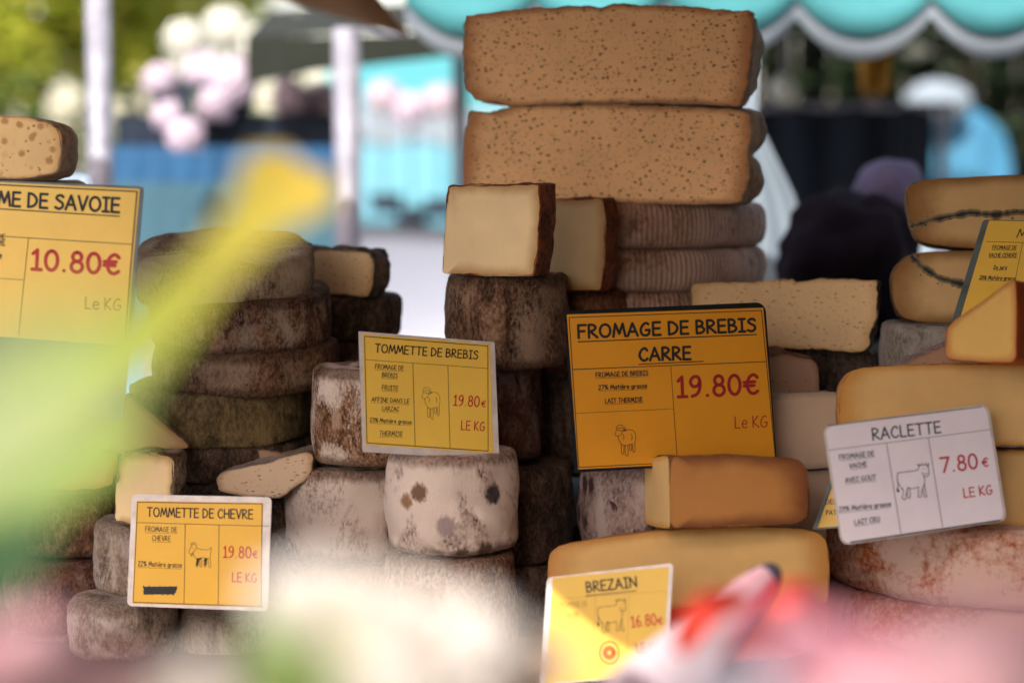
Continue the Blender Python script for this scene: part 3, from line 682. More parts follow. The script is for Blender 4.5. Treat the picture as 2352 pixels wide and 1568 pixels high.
# the moulds grown on the black spotted tomme
bpy.context.view_layer.update(); inv = k_t.matrix_world.inverted(); pt = []
for px, py, r, col in ((1132, 1134, .0130, L(.026,.023,.028)), (966, 1130, .0120, L(.17,.075,.032)), (940, 1150, .0105, L(.30,.145,.055)), (1025, 1208, .0125, L(.42,.33,.33)), (1120, 1268, .013, L(.12,.07,.045)), (1060, 1276, .010, L(.12,.07,.045))):
    c = P(px, py, 2.12); dx = c.x - k_t.location.x; R0 = (P(1184, 700, 2.12).x - P(890, 700, 2.12).x) / 2 + .003
    y_ = 2.12 - math.sqrt(max(0, R0 ** 2 - dx ** 2)); q = inv @ P(px, py, y_); pt.append((q.x, q.y, q.z, r, col))
k_t.data.materials.clear()
k_t.data.materials.append(rind_mat("spotted_tomme_rind", L(.11,.050,.028), L(.45,.31,.26), L(.74,.60,.55), L(.88,.75,.66), .74, .9, weave=1.0, low=.42, high=.58, rim=.8, patches=pt))
# pile on the left
for i, (x0, x1, y0, y1, m, dsc, sd) in enumerate((
  (318, 718, 570, 686, 'paletop', "grey brown wheel topmost of the dark stack, its flat top in view", 31),
  (352, 756, 668, 796, 'craggy', "craggy dark brown wheel second in the stack beside the savoie card", 32),
  (356, 770, 796, 900, 'brown', "dark brown wheel third in the stack behind the green leaf", 33),
  (300, 706, 896, 1022, 'olive', "wheel lowest of the stack, tinted olive for light through the leaf, behind the green leaf", 34))):  # olive rind carries the green light coming through the leaf
    wheel("round_cheese", dsc, x0, x1, y0, y1, 2.27, M[m], .008, .003, .0022, tilt=[12, 7, 4, 3][i], seed=sd, group="dark wheels stacked on the left")
wheel("round_cheese", "brown wheel in the dark under the stack, above the crumbly wedges", 296, 712, 1024, 1110, 2.28, M['dark'], .012, .004, .003, seed=35)
wheel("round_cheese", "dark wheel under the stack, behind the goat tommette card", 296, 712, 1112, 1400, 2.29, M['dark'], .012, .004, .003, seed=36)
cut_cheese("half_cheese", "cut piece with warty grey rind behind the dark stack", "cheese",
  [(640,574),(760,570),(858,575),(866,600),(862,650),(850,678),(740,672),(640,668)], 2.40, 22, M['p_crumb'], M['crust'], 'sector', angle=60, crumb=.001, lump=.004, rindw=.002, seed=37, it=1, keep=.12, belly=.006)
wheel("round_cheese", "dark wheel under the cut piece behind the stack", 640, 918, 682, 786, 2.44, M['dark'], .012, .003, .002, seed=38)
wheel("round_cheese", "second dark wheel below the cut piece behind the stack", 642, 912, 788, 900, 2.44, M['dark'], .012, .003, .002, seed=39)
wheel("round_cheese", "lowest dark wheel of those behind the rust mottled tomme", 642, 912, 902, 1120, 2.44, M['dark'], .012, .003, .002, seed=40)
wheel("tomme", "pale brown tomme slice peeking out behind the rust mottled tomme", 705, 905, 900, 1010, 2.33, M['greybrown'], .01, .003, .002, seed=41)
cut_cheese("cheese_wedge", "pale wedge with dark mottled rind standing behind the goat tommette card", "cheese",
  [(276,1040),(340,1032),(400,1040),(413,1050),(408,1110),(402,1200),(330,1205),(262,1198),(266,1120)], 2.12, 24, M['p_cream'], M['craggy'], 'sector', angle=62, crumb=.0010, lump=.002, rindw=.0026, seed=42, it=1, keep=.14)
cut_cheese("half_cheese", "pinkish half wheel lying between the pale wedge and the crumbly wedge", "cheese",
  [(420,1040),(470,1026),(560,1024),(640,1036),(672,1052),(672,1110),(560,1116),(430,1110)], 2.19, 0, M['p_brown'], M['crust'], 'half', depth=.04, crumb=.0014, lump=.002, rindw=.002, seed=43, it=1)
cut_cheese("cheese_wedge", "pale wedge with ragged crumbly top edge beside the goat tommette card", "cheese",
  [(494,1098),(512,1082),(560,1072),(620,1062),(650,1048),(716,1036),(718,1090),(650,1142),(560,1140),(500,1128)], 2.14, 0, M['p_pale'], M['greybrown'], 'block', depth=.05, crumb=.0026, lump=.002, rindw=.0012, seed=44, it=1, keep=.15)
wheel("tomme", "grey tomme tucked behind the left edge of the goat tommette card", 216, 446, 1206, 1378, 2.17, M['greybrown'], .016, .005, .003, seed=45)
wheel("tomme", "dark tomme behind the goat tommette card, under the pale wedge", 400, 660, 1150, 1390, 2.20, M['dark'], .012, .004, .003, seed=46)
wheel("tomme", "grey brown tomme at the bottom under the goat tommette card", 156, 384, 1388, 1530, 2.12, M['greybrown'], .018, .005, .003, seed=47)
wheel("tomme", "pale tomme at the bottom among the rose petals below the goat card", 400, 640, 1412, 1530, 2.16, M['greybrown'], .016, .005, .003, seed=48)
wheel("tomme", "brown tomme with dark lower edge behind the green leaf", 20, 262, 1136, 1284, 2.22, M['brown'], .012, .004, .003, seed=49)
wheel("tomme", "dark purplish tomme under the brown one behind the green leaf", 10, 256, 1294, 1460, 2.22, M['rust'], .014, .004, .003, seed=50)
wheel("tomme", "dark tomme lowest behind the pink rose", 10, 250, 1462, 1530, 2.22, M['dark'], .010, .004, .003, seed=51)
cut_cheese("half_cheese", "olive cut half showing behind the green leaf above the brown tomme", "cheese",
  [(20,962),(150,950),(240,960),(268,990),(270,1080),(255,1122),(120,1130),(20,1126)], 2.20, 0, M['p_gold'], M['olive'], 'half', depth=.05, crumb=.001, lump=.002, rindw=.002, seed=52, it=1)
cut_cheese("cheese_wedge", "pale triangular wedge leaning against the olive wheel", "cheese",
  [(150,1028),(200,960),(286,906),(300,912),(440,1024),(400,1040),(260,1040)], 2.155, 0, M['p_cream2'], M['greybrown'], 'block', depth=.02, crumb=.0006, lump=.001, rindw=.0012, seed=53, it=1, keep=.12)
cut_cheese("half_cheese", "half wheel full of small holes above the savoie card", "cheese",
  [(-230,300),(-160,272),(-60,262),(60,268),(130,284),(154,312),(156,360),(146,398),(80,410),(-60,412),(-180,404),(-225,370)], 2.20, 18, M['p_hole'], M['tanrind'], 'half', crumb=.0006, lump=.0012, rindw=.0026, seed=54, it=1, keep=.16, belly=.004, tilt=2)
wheel("round_cheese", "tan wheel under the holey half, hidden behind the savoie card", -250, 196, 414, 560, 2.31, M['tanrind'], .012, .005, .002, seed=55)
wheel("round_cheese", "tan wheel second under the holey half behind the savoie card", -252, 200, 562, 760, 2.31, M['tanrind'], .012, .005, .002, seed=56)
wheel("round_cheese", "dark wheel lowest under the holey half behind the savoie card", -254, 200, 762, 960, 2.31, M['dark'], .012, .005, .002, seed=57)
# right side
cut_cheese("half_cheese", "pale half wheel with crumbly top and dark rind behind the large orange card", "cheese",
  [(1590,656),(1640,650),(1780,642),(1960,638),(2004,640),(2008,680),(1996,760),(1980,806),(1860,800),(1740,796),(1600,800),(1588,730)], 2.30, 15, M['p_crumb'], M['crust'], 'half', crumb=.0040, lump=.0025, rindw=.0014, tilt=6, seed=61, it=1, keep=.06, belly=.004)
cut_cheese("half_cheese", "dark crusted half wheel with pink flank under the pale crumbly half", "cheese",
  [(1560,800),(1700,790),(1860,796),(1990,800),(2012,826),(2010,900),(1990,960),(1700,980),(1560,960)], 2.33, 4, M['crust'], M['crust'], 'half', depth=.13, crumb=.002, lump=.004, rindw=.003, seed=62, it=1)
cut_cheese("cheese_wedge", "pinkish block wedged beside the right edge of the large orange card", "cheese",
  [(1740,822),(1800,812),(1878,828),(1882,908),(1800,925),(1742,920)], 2.24, 0, M['p_brown'], M['rust'], 'block', depth=.06, crumb=.001, lump=.002, rindw=.001, seed=63, it=1, keep=.12)
cut_cheese("half_cheese", "smooth beige half beside the large orange card, above the small hidden card", "cheese",
  [(1690,930),(1760,912),(1800,904),(1880,900),(1990,902),(2010,960),(2008,1060),(1900,1076),(1700,1076)], 2.16, 0, M['p_beige'], M['greyblue'], 'half', depth=.08, crumb=.0008, lump=.0015, rindw=.0012, tilt=6, seed=64, it=1, keep=.14)
cut_cheese("half_cheese", "second beige half under the smooth beige one, behind the raclette card", "cheese",
  [(1690,1082),(1900,1078),(2008,1080),(2010,1200),(1990,1300),(1700,1300)], 2.17, 0, M['p_beige'], M['greyblue'], 'half', depth=.08, crumb=.0008, lump=.0015, rindw=.0012, seed=65, it=1, keep=.14)
def ash_line(parent, px, Y, wid, seed):
    """the line of vegetable ash through the paste: a ragged ribbon lying on the cut face"""
    bpy.context.view_layer.update(); inv = parent.matrix_world.inverted()
    pts = [Vector(p) for p in catmull([Vector(p) for p in px], 16)]
    v, f = [], []
    def ribbon(wd, lift, rough):
        vv, ff = [], []
        for i, p in enumerate(pts):
            d = (pts[min(i+1, len(pts)-1)] - pts[max(i-1, 0)]).normalized(); nn = Vector((-d.y, d.x))
            wq = wd * max(.25, .7 + rough * fbm((i * .13, seed, 0), 3, seed)); sh = wid * .7 * fbm((i * .10, seed + 5, 0), 3, seed)
            for s_ in (1, -1):
                q = P(*(p + nn * (sh + s_ * wq)), Y); l = inv @ q; l.y = lift; vv.append(l)
        for i in range(len(pts) - 1): ff.append((2*i, 2*i+1, 2*i+3, 2*i+2))
        return vv, ff
    v, f = ribbon(wid * 2.4, -.0007, .5); link("ash_stain", mesh("ash_stain", v, f, False), M['ashstain'], parent)
    v, f = ribbon(wid * .8, -.0010, 1.4)
    rnd = random.Random(seed)
    for k in range(30):
        i = rnd.randrange(len(pts)); c = pts[i] + Vector((rnd.gauss(0, 5), rnd.gauss(0, wid * 1.5))); r = rnd.uniform(.8, 2.6)
        b = len(v); m = 6
        for s in range(m):
            a = 2 * math.pi * s / m; l = inv @ P(c.x + r * 1.2 * math.cos(a), c.y + r * math.sin(a), Y); l.y = -.0012; v.append(l)
        f.append(tuple(b + s for s in range(m)))
    link("ash_line", mesh("ash_line", v, f, False), M['ash'], parent)
h = cut_cheese("half_cheese", "upper half with dark blue ash line, on top of the blue veined pair", "cheese",
  [(2082,450),(2090,424),(2120,412),(2250,404),(2420,398),(2640,400),(2660,480),(2640,570),(2420,576),(2200,570),(2110,556),(2096,530)], 2.26, 0, M['p_morb'], M['morbrind'], 'half', crumb=.0004, lump=.001, rindw=.0010, tilt=5, seed=66, it=2)
ash_line(h, [(2092,520),(2120,510),(2170,500),(2230,490),(2290,492),(2352,486),(2430,490),(2600,486)], 2.26, 5, 3)
h = cut_cheese("half_cheese", "lower half with dark blue ash line curving down towards the yellow card", "cheese",
  [(2048,640),(2060,610),(2092,582),(2160,576),(2420,574),(2640,580),(2650,660),(2640,740),(2400,744),(2200,742),(2080,738),(2052,700)], 2.26, 0, M['p_morb'], M['morbrind'], 'half', crumb=.0004, lump=.001, rindw=.0010, tilt=5, seed=67, it=2)
ash_line(h, [(2096,586),(2112,606),(2140,628),(2180,646),(2230,658),(2290,664),(2400,668)], 2.26, 5, 5)
wheel("tomme", "small grey blue tomme below the ash lined halves", 2030, 2330, 750, 900, 2.26, M['greyblue'], .010, .003, .002, seed=68)
cut_cheese("cheese_wedge", "pink speckled wedge lying against the small grey tomme", "cheese",
  [(2060,850),(2090,826),(2190,786),(2300,760),(2310,850),(2200,862)], 2.11, 0, M['p_brown'], M['speckled'], 'block', depth=.03, crumb=.0012, lump=.002, rindw=.001, seed=69, it=1, keep=.12)
cut_cheese("cheese_wedge", "golden wedge with red orange rind on top of the raclette half", "cheese",
  [(2182,828),(2180,762),(2196,738),(2250,694),(2296,650),(2315,638),(2320,700),(2322,828),(2250,832)], 2.00, 34, M['p_amber'], M['orangerind'], 'block', depth=.10, tilt=6, crumb=.0004, lump=.001, rindw=.0008, seed=70, it=1, keep=.10)
cut_cheese("half_cheese", "large smooth raclette half behind the white card, upper of the two", "cheese",
  [(1926,930),(1930,890),(1950,856),(1990,842),(2150,836),(2400,832),(2640,836),(2660,930),(2640,1022),(2300,1026),(2060,1024),(1940,1018),(1928,980)], 2.04, 0, M['p_racl'], M['goldrind'], 'half', crumb=.0004, lump=.001, rindw=.0018, tilt=7, seed=71, it=2)
cut_cheese("half_cheese", "raclette half behind the white card, lower of the two", "cheese",
  [(1990,1120),(1998,1060),(2040,1034),(2300,1032),(2640,1034),(2660,1120),(2640,1208),(2300,1212),(2060,1210),(2000,1180)], 2.05, 0, M['p_racl'], M['goldrind'], 'half', crumb=.0004, lump=.001, rindw=.0018, tilt=7, seed=72, it=2)
wheel("round_cheese", "orange wheel dusted with pink white mould under the white card", 1888, 2760, 1222, 1408, 2.21, M['orangemould'], .024, .006, .003, seed=73)
wheel("round_cheese", "orange mould dusted wheel lowest on the right, behind the pink roses", 1900, 2760, 1412, 1528, 2.21, M['orangemould'], .022, .006, .003, seed=74)
cut_cheese("cheese_wedge", "honey brown piece with dark smooth top and cut end painted lighter, lying on the golden half", "cheese",
  [(1546,1050),(1600,1046),(1720,1048),(1840,1056),(1862,1080),(1866,1140),(1862,1190),(1840,1206),(1700,1212),(1600,1214),(1540,1212),(1540,1120)], 1.99, -4, M['p_honey'], M['darkgold'], 'sector', angle=93, tilt=9, paste2=M['p_racl'], crumb=.0004, lump=.001, rindw=.0020, seed=75, it=1, keep=.14)  # paler second paste puts the light from the left into this end
cut_cheese("half_cheese", "golden half wheel with orange rind behind the card with the sun patch", "cheese",
  [(1258,1300),(1264,1270),(1290,1252),(1400,1234),(1560,1216),(1720,1210),(1840,1214),(1890,1226),(1906,1250),(1908,1330),(1900,1398),(1600,1404),(1300,1402),(1258,1390)], 2.02, 0, M['p_gold'], M['goldrind'], 'half', depth=.12, crumb=.0004, lump=.001, rindw=.0014, tilt=8, seed=76, it=1)
wheel("round_cheese", "red rinded wheel below the golden half behind the pink petals", 1330, 1900, 1406, 1528, 2.13, M['redwax'], .014, .004, .001, seed=77)

# ------------------------------------------------------------------ the price cards
def unit(x0, y0, s): return lambda x, y: ((x0 + x / s) * .98, (y0 + y / s) * .98)
# sheep tommette
k = Ink(); k.text("TOMMETTE DE BREBIS", (558,706), (1312,760), 60, 9)
for txt, a, b, cap in (("FROMAGE DE",(558,828),(765,842),33),("BREBIS",(608,890),(720,898),32),("FRUITE",(608,983),(724,990),32),("AFFINE DANS LE",(533,1070),(805,1087),32),
   ("LARZAC",(610,1137),(731,1144),32),("23% Matière grasse",(520,1218),(822,1240),30),("THERMISE",(590,1320),(757,1328),34)):
    k.text(txt, a, b, cap, 4.2, underline=10, ul_w=2)
fr = Ink()
for a, b, wd in (((482,590),(1388,662),6),((1388,662),(1385,1447),5),((1385,1447),(500,1372),6),((500,1372),(482,590),5),((490,762),(1388,830),3),((833,787),(848,1398),4),((1090,808),(1103,1415),4)): fr.stroke([a, b], wd)
pr = Ink(); pu = Ink(); pr.text("19.80", (1130,1103), (1320,1116), 76, 9); pr.text("€", (1335,1116), (1368,1119), 46, 7); pu.text("LE KG", (1185,1285), (1360,1296), 66, 8)
dr = Ink(); draw(dr, SHEEP, 2.6)
card("yellow tommette de brebis card with a sheep drawing, leaning on mottled tommes", (440,552), (1440,632), (470,1437), unit(700,600,3.1357), 2.065, .18, M['sleeve'], M['yellow'],
     (470,573), (1403,648), (490,1386), [("lettering", k, M['black']), ("ruled_lines", fr, M['black']), ("price", pr, M['red']), ("price_unit", pu, M['red']), ("sheep_drawing", dr, M['black'])], 22, rs=(.3,.6,1.6,.4))
# large fromage de brebis card
k = Ink(); k.text("FROMAGE DE BREBIS", (170,604), (1475,556), 94, 19); k.text("CARRE", (614,773), (992,764), 92, 19)
k.stroke([(170,632),(1480,582)], 8); k.stroke([(610,800),(1082,780)], 7)
for txt, a, b in (("FROMAGE DE BREBIS",(298,893),(678,879)),("27% Matière grasse",(318,985),(670,974)),("LAIT THERMISE",(366,1085),(638,1076))):
    k.text(txt, a, b, 33, 6.2, underline=10, ul_w=2.6)
fr = Ink()
for a, b, wd in (((105,452),(1518,402),6),((1518,402),(1612,1500),6),((1612,1500),(176,1552),6),((176,1552),(105,452),6),((135,835),(1550,785),6),((845,818),(890,1525),4),((155,1157),(862,1130),3)): fr.stroke([a, b], wd)
pr = Ink(); pu = Ink(); pr.text("19.80€", (895,1043), (1492,1024), 146, 24); pu.text("Le KG", (1314,1278), (1558,1272), 84, 8)
dr = Ink(); draw(dr, fit(SHEEP, (899,968,1031,1201), (438,1245,588,1468)), 4)
card("large fromage de brebis carre card, shade put into its orange, with dark edge, at centre", (72,402), (1548,338), (147,1590), unit(1300,600,3.1357), 2.10, .16, M['darksleeve'], M['orange'],  # paper deepened to orange to carry the shade on this card
     (88,430), (1532,380), (172,1566), [("lettering", k, M['black']), ("ruled_lines", fr, M['black']), ("price", pr, M['darkred']), ("price_unit", pu, M['darkred']), ("sheep_drawing", dr, M['black'])], 60, rs=(.2,1.2,.3,.3))
# goat tommette
k = Ink(); k.text("TOMMETTE DE CHEVRE", (905,547), (1552,560), 54, 8)
for txt, a, b in (("FROMAGE DE",(893,638),(1090,643)),("CHEVRE",(935,693),(1050,696)),("22% Matière grasse",(848,850),(1118,857))): k.text(txt, a, b, 30, 3.6, underline=9, ul_w=1.8)
sc = Ink(); rnd = random.Random(4)
for q in range(9): sc.stroke([(880 + rnd.uniform(0, 8) + j * 16.5, 998 + (18 if j % 2 else -18) + rnd.uniform(-7, 9)) for j in range(13)], 9)
for q in range(6): sc.stroke([(880 + rnd.uniform(0, 10), 980 + q * 8), (1078 + rnd.uniform(-10, 6), 976 + q * 8)], 8)
fr = Ink()
for a, b, wd in (((845,460),(1608,470),5),((1608,470),(1597,1085),4),((1597,1085),(818,1072),5),((818,1072),(845,460),4),((842,585),(1650,604),3),((1140,592),(1132,1078),3),((1347,596),(1340,1080),3)): fr.stroke([a, b], wd)
pr = Ink(); pu = Ink(); pr.text("19.80", (1372,792), (1540,795), 66, 8); pr.text("€", (1550,794), (1578,794), 42, 6); pu.text("LE KG", (1425,938), (1572,941), 54, 7)
dr = Ink(); draw(dr, GOAT, 2.6)
for s in GOATFILL: dr.stroke(s, 8)
card("yellow tommette de chevre card with a goat drawing and a scribbled out line", (808,412), (1664,430), (778,1095), unit(0,1000,2.6137), 2.06, .14, M['sleeve'], M['deepyellow'],
     (838,452), (1614,463), (812,1079), [("lettering", k, M['black']), ("ruled_lines", fr, M['black']), ("price", pr, M['red']), ("price_unit", pu, M['red']), ("goat_drawing", dr, M['black']), ("scribble", sc, M['black'])], 28)
# savoie card
k = Ink(); k.text("TOMME DE SAVOIE", (-92,476), (281,497), 32, 6.3); k.stroke([(-94,484),(281,506)], 2.6)
k.text("VACHE", (-40,571), (15,573.5), 11, 2, underline=3, ul_w=1); k.text("27% Matière grasse", (-100,599), (7,603), 11, 2, underline=3, ul_w=1); k.text("FROMAGE DE", (-72,545+10), (15,559), 10, 2)
fr = Ink()
for a, b, wd in (((-128,427),(322,449),3),((322,449),(291,790),3),((0,553),(308,570),1.6),((-135,546),(0,553),1.6),((70,558),(46,780),1.4),((-140,645),(57,654),1.2)): fr.stroke([a, b], wd)
pr = Ink(); pu = Ink(); pr.text("10.80€", (77,629), (280,639), 45, 8.4); 
pl = Ink(); pl.text("Le KG", (201,717), (283,720), 26, 2.4)
card("large yellow tomme de savoie card in a long blue grey sleeve at the frame's edge", (-143,417), (337,437), (-193,951), unit(0,0,1.0), 2.06, .14, M['bluesleeve'], M['yellow'],
     (-133,421), (328,443), (-167,777), [("lettering", k, M['black']), ("ruled_lines", fr, M['black']), ("price", pr, M['red']), ("price_unit", pl, M['darkred'])], 10, prad=1.5)
# brezain card
k = Ink(); k.text("BREZAIN", (462,1010), (770,974), 60, 10); k.stroke([(455,1032),(765,1000)], 5)
k2 = Ink(); k2.text("FROMAGE DE", (290,1102), (466,1090), 29, 4, underline=8, ul_w=2); k2.text("VACHE", (330,1164), (415,1157), 29, 4, underline=8, ul_w=2)
fr = Ink()
for a, b, wd in (((235,1055),(955,1000),2.5),((517,1035),(500,1320),2.5),((722,1020),(703,1480),2.5)): fr.stroke([a, b], wd)
pr = Ink(); pu = Ink(); pr.text("16.80", (737,1220), (888,1203), 66, 8); pr.text("€", (895,1201), (925,1198), 40, 6); pu.text("LE KG", (765,1370), (907,1354), 54, 7)
dr = Ink(); draw(dr, fit(COW, (1044,822,1304,1125), (527,1045,702,1258)), 3)
for s in fit(COWFILL, (1044,822,1304,1125), (527,1045,702,1258)): dr.stroke(s, 7)
se = Ink(); se.stroke([(600 + 58 * math.cos(R(a)), 1375 + 66 * math.sin(R(a))) for a in range(0, 361, 15)], 10); se.stroke([(600 + 26 * math.cos(R(a)), 1375 + 28 * math.sin(R(a))) for a in range(0, 361, 20)], 30)
card("yellow card with a cow drawing, a round red seal and a sun patch", (215,922), (988,832), (170,1585), unit(1200,1000,2.6129), 1.95, .16, M['sleeve'], M['midyellow'],
     (250,924), (962,853), (208,1570), [("lettering", k, M['black']), ("small_lettering", k2, M['faded']), ("ruled_lines", fr, M['faded']), ("price", pr, M['red']), ("price_unit", pu, M['red']), ("cow_drawing", dr, M['black']), ("seal", se, M['orangered'])], 26)
# raclette card
k = Ink(); k.text("RACLETTE", (848,632), (1405,572), 92, 13)
for txt, a, b, cap in (("FROMAGE DE",(580,790),(860,760),38),("VACHE",(662,862),(800,846),36),("AVEC GOUT",(630,982),(875,956),40),("29% Matière grasse",(580,1215),(995,1175),38),("LAIT CRU",(705,1326),(905,1298),40)): k.text(txt, a, b, cap, 6.5, underline=12, ul_w=3)
fr = Ink()
for a, b, wd in (((490,715),(1815,550),4),((960,665),(1075,1400),5),((1300,620),(1415,1355),5),((672,1466),(1888,1308),12),((490,512),(1740,360),7)): fr.stroke([a, b], wd)
pr = Ink(); pu = Ink(); pr.text("7.80", (1405,905), (1708,872), 122, 17); pr.text("€", (1748,862), (1796,856), 72, 12); pu.text("LE KG", (1592,1115), (1828,1086), 74, 11)
dr = Ink(); draw(dr, COW, 6)
for s in COWFILL: dr.stroke(s, 12)
card("white raclette card with a cow drawing, tilted on the mould dusted wheel", (448,512), (1800,332), (600,1492), unit(1800,850,3.485), 1.96, .16, M['sleeve'], M['whitecard'],
     (466,522), (1780,347), (612,1478), [("lettering", k, M['blueblack']), ("ruled_lines", fr, M['blueblack']), ("price", pr, M['pinkred']), ("price_unit", pu, M['pinkred']), ("cow_drawing", dr, M['blueblack'])], 70, prad=60)
# card by the ash lined halves
k = Ink(); k.text("MORBIER", (1897,226), (2440,240), 78, 10, italic=.22)
for txt, a, b in (("FROMAGE DE",(1668,335),(1892,337)),("VACHE CENDRE",(1635,407),(1894,406)),("Du jura",(1680,518),(1800,519)),("28% Matière grasse",(1548,612),(1880,618))): k.text(txt, a, b, 36, 5, italic=.22, underline=8, ul_w=3)
fr = Ink()
for a, b, wd in (((1615,265),(2820,290),4),((1952,270),(1850,760),4)): fr.stroke([a, b], wd)
card("yellow card with strongly slanting edge in front of the ash lined halves", (1585,58), (2880,85), (1290,1010), unit(1900,500,3.92), 2.19, .45, M['bluesleeve'], M['yellow'],
     (1640,68), (2850,94), (1375,960), [("lettering", k, M['black']), ("ruled_lines", fr, M['black'])], 30)
# small card hidden behind the raclette card
k = Ink(); k.text("DEL", (475,1152), (560,1148), 36, 6); k.text("PATE", (478,1240), (590,1235), 36, 6)
fr = Ink(); fr.stroke([(520,985),(408,1345)], 3)
card("small yellow card mostly hidden behind the white raclette card", (505,960), (1300,900), (362,1362), unit(1800,850,3.485), 2.045, .06, M['bluesleeve'], M['yellow'],
     (540,975), (1270,915), (402,1345), [("lettering", k, M['black']), ("ruled_lines", fr, M['black'])], 12)

# ------------------------------------------------------------------ behind the stall
def pole(label, px, wpx, Y, ytop, group=None):
    a = P(px, 1100, Y); wdt = wpx * 36 / 70 / 2352 * Y; zt = P(px, ytop, Y).z
    e = empty("awning_pole", (a.x, Y, 0), label=label, cat="pole")
    mb = MB(); mb.tube([(0, 0, .02), (0, 0, zt)], wdt / 2, 16); mb.build("tube", M['steel'], e, True)
    mb = MB(); mb.box((-.08, -.08, 0), (.08, .08, .02)); mb.build("foot_plate", M['steel'], e)
    return e
pole("pale grey steel pole rising above the holey half cheese, out of focus", 242, 58, 3.6, -160)
pole("pale grey steel pole under the tan parasol corner, out of focus", 802, 62, 3.6, 66)

# neighbour's turquoise awning with white scalloped trim
na = empty("market_awning", (0.6, 4.4, 0), label="turquoise awning with white scalloped trim beyond the cheese tower", cat="awning")
a = P(930, 0, 3.5); zc = P(1830, 34, 3.5).z; per = 300 * 36 / 70 / 2352 * 3.5; ph = P(1832, 0, 3.5).x - .6
v, f = scallop_sheet(a.x - .6, 2.4, per, zc + .30, zc - .002, .075, 3.5 - 4.4, ph - per * 8, seed=2, wob=.010, power=.75)
solid(link("white_trim", mesh("white_trim", v, f), M['offwhite'], na), .003)
v, f = scallop_sheet(a.x - .6, 2.4, per, zc + .31, zc + .030, .068, 3.492 - 4.4, ph - per * 8, seed=2, wob=.010, power=.75)
solid(link("valance", mesh("valance", v, f), M['turq'], na), .003)
mb = MB(); mb.add([(a.x - .6, -.90, zc + .31), (2.6, -.90, zc + .31), (2.6, 1.5, zc + .75), (a.x - .6, 1.5, zc + .75)], [(0, 1, 2, 3)])
solid(mb.build("canopy", M['darktarp'], na), .006)
for x in (-.05, 2.5):
    mb = MB(); mb.tube([(x, 1.45, 0), (x, 1.45, zc + .72)], .025); mb.build("pole", M['steel'], na)
a = P(960, 190, 8.0)
fa = empty("market_awning", (a.x, 8.0, 0), label="far turquoise awning seen between the second pole and the tower", cat="awning")
z0, z1 = P(900, 250, 8).z, P(900, 128, 8).z
mb = MB(); mb.add([(-.40, 0, z0), (.9, 0, z0), (.9, .9, z1 + .12), (-.40, .9, z1 + .12)], [(0, 1, 2, 3)]); solid(mb.build("canopy", M['turq'], fa), .01)
v, f = scallop_sheet(-.40, .9, .25, z0, z0 - .10, .05, 0, 0); solid(link("valance", mesh("valance", v, f), M['offwhite'], fa), .003)
for x in (-.34, .84):
    mb = MB(); mb.tube([(x, .85, 0), (x, .85, z1 + .1)], .03); mb.build("pole", M['steel'], fa)

# tan parasol
M['tan'] = plain("tan_canvas", (.36, .20, .075), .85, .12, 8, transl=.2, trans_col=(.4, .2, .07, 1)); M['darkcloth'] = plain("under_awning_shade", (.012, .017, .012), .9, .3, 8)
c = P(942, 84, 3.3); p2 = P(802, 66, 3.6)
um = empty("shade_sail", c, label="tan shade sail whose corner is tied above the second pole", cat="shade sail")
e1, e2 = Vector((-.98, -.10, .27)), Vector((-.10, -1.0, .10)); mb = MB(); m = 14
for i in range(m + 1):
    for j in range(m + 1):
        s_, t_ = i / m, j / m; q = e1 * s_ + e2 * t_; q.z -= .05 * math.sin(math.pi * s_) * math.sin(math.pi * t_); mb.v.append(q)
for i in range(m):
    for j in range(m): mb.f.append((i*(m+1)+j, (i+1)*(m+1)+j, (i+1)*(m+1)+j+1, i*(m+1)+j+1))
solid(mb.build("canvas", M['tan'], um, True), .003)
mb = MB(); mb.tube([(0, 0, 0), Vector((p2.x, 3.6, p2.z)) - c], .003, 6); mb.build("cord", M['steel'], um)
mb = MB(); mb.tube([e1, e1 + Vector((-.5, 0, .18))], .003, 6); mb.build("cord", M['steel'], um)
# dark sheet painted in place of the shade under the tan canvas
a = P(565, 150, 4.6); b2 = P(1075, 140, 4.6)
da = empty("market_awning", ((a.x + b2.x) / 2, 4.6, 0), label="dark sheet standing in for awning shade, running behind the second pole", cat="awning")  # dark sheet takes the place of shade under an awning
hw = (b2.x - a.x) / 2
mb = MB(); zz = P(800, 175, 4.6).z; zt = P(800, 78, 4.6).z
mb.add([(-hw, 0, zz - .02), (-.1, 0, zz + .01), (hw, 0, zz + .05), (hw, .0, zt + .02), (.1, 0, zt), (-hw, 0, zt - .01)], [(0, 1, 4, 5), (1, 2, 3, 4)])
mb.add([(-hw, 0.002, zt - .01), (hw, .002, zt + .02), (hw, .5, zt + .12), (-hw, .5, zt + .1)], [(0, 1, 2, 3)])
solid(mb.build("canopy", M['darkcloth'], da), .004)
for x in (-hw + .03, hw - .03):
    mb = MB(); mb.tube([(x, .47, 0), (x, .47, zt + .1)], .02); mb.build("pole", M['steel'], da)

